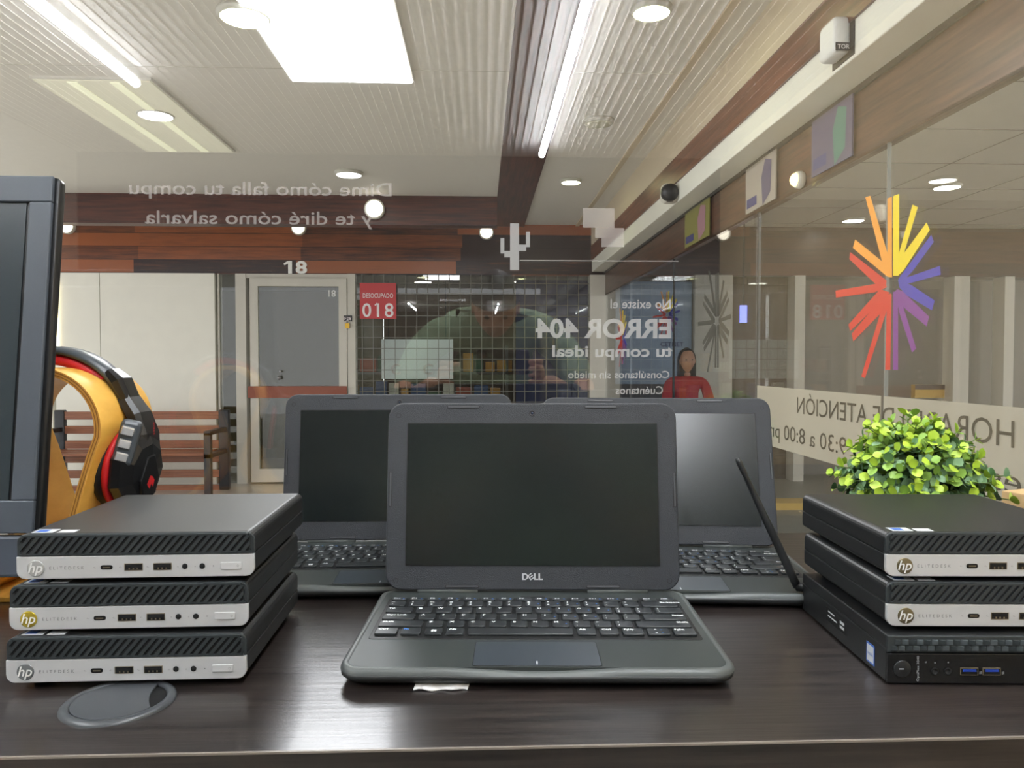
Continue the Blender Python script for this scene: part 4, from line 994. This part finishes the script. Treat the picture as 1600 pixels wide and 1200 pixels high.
# photographer: leans over behind the camera, seen in the window
ph = thing('person', 'dark-haired person in a green T-shirt leaning forward to photograph, mirrored in the window', 'person', (0, 0, 0))
zc = CAMZ
body = [(.03, -.62, zc - .30), (.03, -.58, zc - .12), (.04, -.52, zc + .06), (.045, -.47, zc + .13), (.045, -.42, zc + .16),
        (-.13, -.49, zc + .11), (-.21, -.50, zc + .05), (-.27, -.38, zc - .10), (.22, -.49, zc + .11), (.30, -.50, zc + .05), (.36, -.38, zc - .09), (.03, -.60, zc - .45)]
skinned('t_shirt', body, [(0, 1), (1, 2), (2, 3), (3, 4), (3, 5), (5, 6), (6, 7), (3, 8), (8, 9), (9, 10), (0, 11)], [(.17, .12), (.17, .12), (.17, .11), (.12, .09), .062, .075, .07, .055, .075, .07, .055, (.16, .12)], shirt, ph)
skinned('arms', [(-.26, -.40, zc - .07), (-.27, -.36, zc - .12), (-.25, -.24, zc - .14), (-.14, -.07, zc - .06)], [(0, 1), (1, 2), (2, 3)], [.046, .045, .04, .028], skin, ph, 1)
skinned('arms', [(.35, -.40, zc - .06), (.36, -.36, zc - .11), (.32, -.24, zc - .13), (.20, -.07, zc - .055)], [(0, 1), (1, 2), (2, 3)], [.046, .045, .04, .028], skin, ph, 1)
skinned('neck', [(.045, -.46, zc + .12), (.045, -.40, zc + .17)], [(0, 1)], [.056, .052], skin, ph, 1)
h_, M_ = head(ph, (.05, -.36, zc + .195), 1.02, R(-38))
m = MB(); n = 24; rings = []
for i in range(0, 10):
    a = PI * (i + .15) / 17; z = math.cos(a) * .128; rr = math.sin(a); rg = []
    for k in range(n):
        b = 2 * PI * k / n; y = math.sin(b) * rr * .108
        zz = z if y < .02 else max(z, .045)
        rg.append((math.cos(b) * rr * .084, min(y, .098), zz))
    rings.append(rg)
m.loft(rings, 0, True, True, M=M_); m.build('hair', hair, h_)
skinned('legs', [(.03, -.62, zc - .42), (-.07, -.62, zc - .5), (-.10, -.60, .50), (-.10, -.66, .09), (-.10, -.55, .04), (.13, -.62, zc - .5), (.16, -.60, .50), (.16, -.66, .09), (.16, -.55, .04)],
        [(0, 1), (1, 2), (2, 3), (3, 4), (0, 5), (5, 6), (6, 7), (7, 8)], [(.15, .12), .09, .062, .045, .04, .09, .062, .045, .04], trou, ph)
hand(ph, (-.125, -.06, zc - .055), -1, None); hand(ph, (.185, -.06, zc - .05), 1, None)
t = thing('smartphone', 'black smartphone held up by the photographer, mirrored in the window', 'phone', (.065, -.016, zc))
MB().slab(.160, .075, -.004, .004, .010, .002, 0, RX(PI / 2)).build('phone_body', M_hp, t)
# woman in red: reflection in the side glass, rebuilt as a figure beyond it
rw = thing('person', 'long-haired person in a red top, a reflection rebuilt as a sitter far behind the side glass', 'person', (1.97, 7.3, 0), 0)
rt = mat('red_top', (190, 50, 52), .7)
skinned('red_top', [(0, 0, .62), (0, 0, .85), (0, -.0, 1.12), (-.17, 0, 1.10), (-.22, -.08, .88), (.17, 0, 1.10), (.22, -.08, .88)], [(0, 1), (1, 2), (2, 3), (3, 4), (2, 5), (5, 6)], [(.15, .12), (.14, .11), (.12, .09), .055, .05, .055, .05], rt, rw)
skinned('arms', [(-.22, -.08, .88), (-.18, -.28, .78), (.02, -.34, .80)], [(0, 1), (1, 2)], [.042, .036, .028], skin, rw, 1)
skinned('arms', [(.22, -.08, .88), (.2, -.28, .78), (.06, -.36, .80)], [(0, 1), (1, 2)], [.042, .036, .028], skin, rw, 1)
skinned('legs', [(0, 0, .56), (-.1, -.02, .52), (-.12, -.42, .5), (-.12, -.44, .06), (-.12, -.54, .04), (.1, -.02, .52), (.12, -.42, .5), (.12, -.44, .06), (.12, -.54, .04)], [(0, 1), (1, 2), (2, 3), (3, 4), (0, 5), (5, 6), (6, 7), (7, 8)], [(.14, .1), .08, .06, .045, .04, .08, .06, .045, .04], trou, rw)
skinned('neck', [(0, 0, 1.14), (0, -.01, 1.22)], [(0, 1)], [.05, .048], skin, rw, 1)
h2, M2 = head(rw, (0, -.02, 1.31), .95, 0); h2.data.transform(T(0, -.02, 1.31) @ RZ(PI) @ T(0, .02, -1.31))
for c_ in h2.children: c_.data.transform(T(0, -.02, 1.31) @ RZ(PI) @ T(0, .02, -1.31))
m = MB(); rings = []
for i in range(0, 13):
    f = i / 12; z = .128 - .36 * f; rr = min(1, math.sqrt(max(.02, 1 - (1 - min(f * 3, 1)) ** 2))); rings.append([(math.cos(2 * PI * k / 20) * rr * .088, max(math.sin(2 * PI * k / 20) * rr * .10, -.03 if f > .15 else -.1) + .02, z) for k in range(20)])
m.loft(rings, 0, True, True, M=T(0, -.02, 1.31)); m.build('hair', hair, h2)
ch = thing('stool', 'grey block stool under the person in red', 'stool', (1.97, 7.34, 0))
MB().slab(.4, .38, .37, .41, .04, .01).build('seat', M_hps, ch)
for sx in (-1, 1):
    for sy in (-1, 1): MB().tube([(sx * .15, sy * .14, .375), (sx * .18, sy * .17, 0)], .014, 8).build('leg', frame_b, ch)

# ------------------------------------------------------------------ poster reflections rebuilt as added sheets along the transom over the side glass
def poster_reflection(label, x0, x1, ytop, ybot, cols):
    XP = 1.318
    a = pix(x0, ytop, 0, XP); b = pix(x1, ybot, 0, XP); y0, y1 = sorted((a.y, b.y)); zt, zb = CAMZ + .955, CAMZ + .735
    t = thing('poster', label, 'poster', (XP, (y0 + y1) / 2, (zt + zb) / 2)); h = (y1 - y0) / 2; v = (zt - zb) / 2
    MB().box(0, .006, -h, h, -v, v).build('sheet', cols[0], t)
    m = MB()
    m.poly([(-.001, -h * .2, -v), (-.001, -h * .7, -v * .6), (-.001, -h * .75, v * .7), (-.001, -h * .35, v * .9), (-.001, -h * .1, v * .2)], 0)
    m.build('print_patch', cols[1], t)
    m = MB(); m.poly([(-.001, h * .2, -v * .8), (-.001, h * .2, -v * .4), (-.001, h * .9, -v * .4), (-.001, h * .9, -v * .8)], 0); m.build('print_band', cols[2], t)
pp1 = mat('poster_violet', (78, 74, 104), .4); pp2 = mat('poster_teal', (62, 120, 106), .4); pp3 = mat('poster_navy', (48, 54, 110), .4)
pp4 = mat('poster_pale', (150, 144, 134), .4); pp5 = mat('poster_yellowgreen', (120, 118, 56), .4); pp6 = mat('poster_pink', (150, 110, 120), .4)
poster_reflection('reflected violet and teal poster, built as a sheet on the transom above the coloured star', 1332, 1268, 150, 250, (pp1, pp2, pp3))
poster_reflection('reflected pale poster, built as a sheet on the transom left of the violet and teal one', 1212, 1165, 260, 320, (pp4, pp1, pp3))
poster_reflection('reflected yellow-green poster, built as a sheet farthest along the transom', 1108, 1070, 320, 370, (pp5, pp6, pp3))
p = pix(1253, 281, 0, 1.33)
t = thing('reflected_spot', 'small glowing yellow stand-in for a reflected lamp on the transom over the side glass', 'reflected light', (1.335, p.y, p.z))  # lamp reflection built as an added glowing dome
MB().lathe([(.030, 0), (.036, .01), (.034, .03), (.028, .032)], 18, M=RY(-PI / 2)).build('housing', trim_m, t)
MB().lathe([(.028, .032), (.024, .044), (.012, .052), (.001, .054)], 18, M=RY(-PI / 2)).build('glow_dome', spy, t)
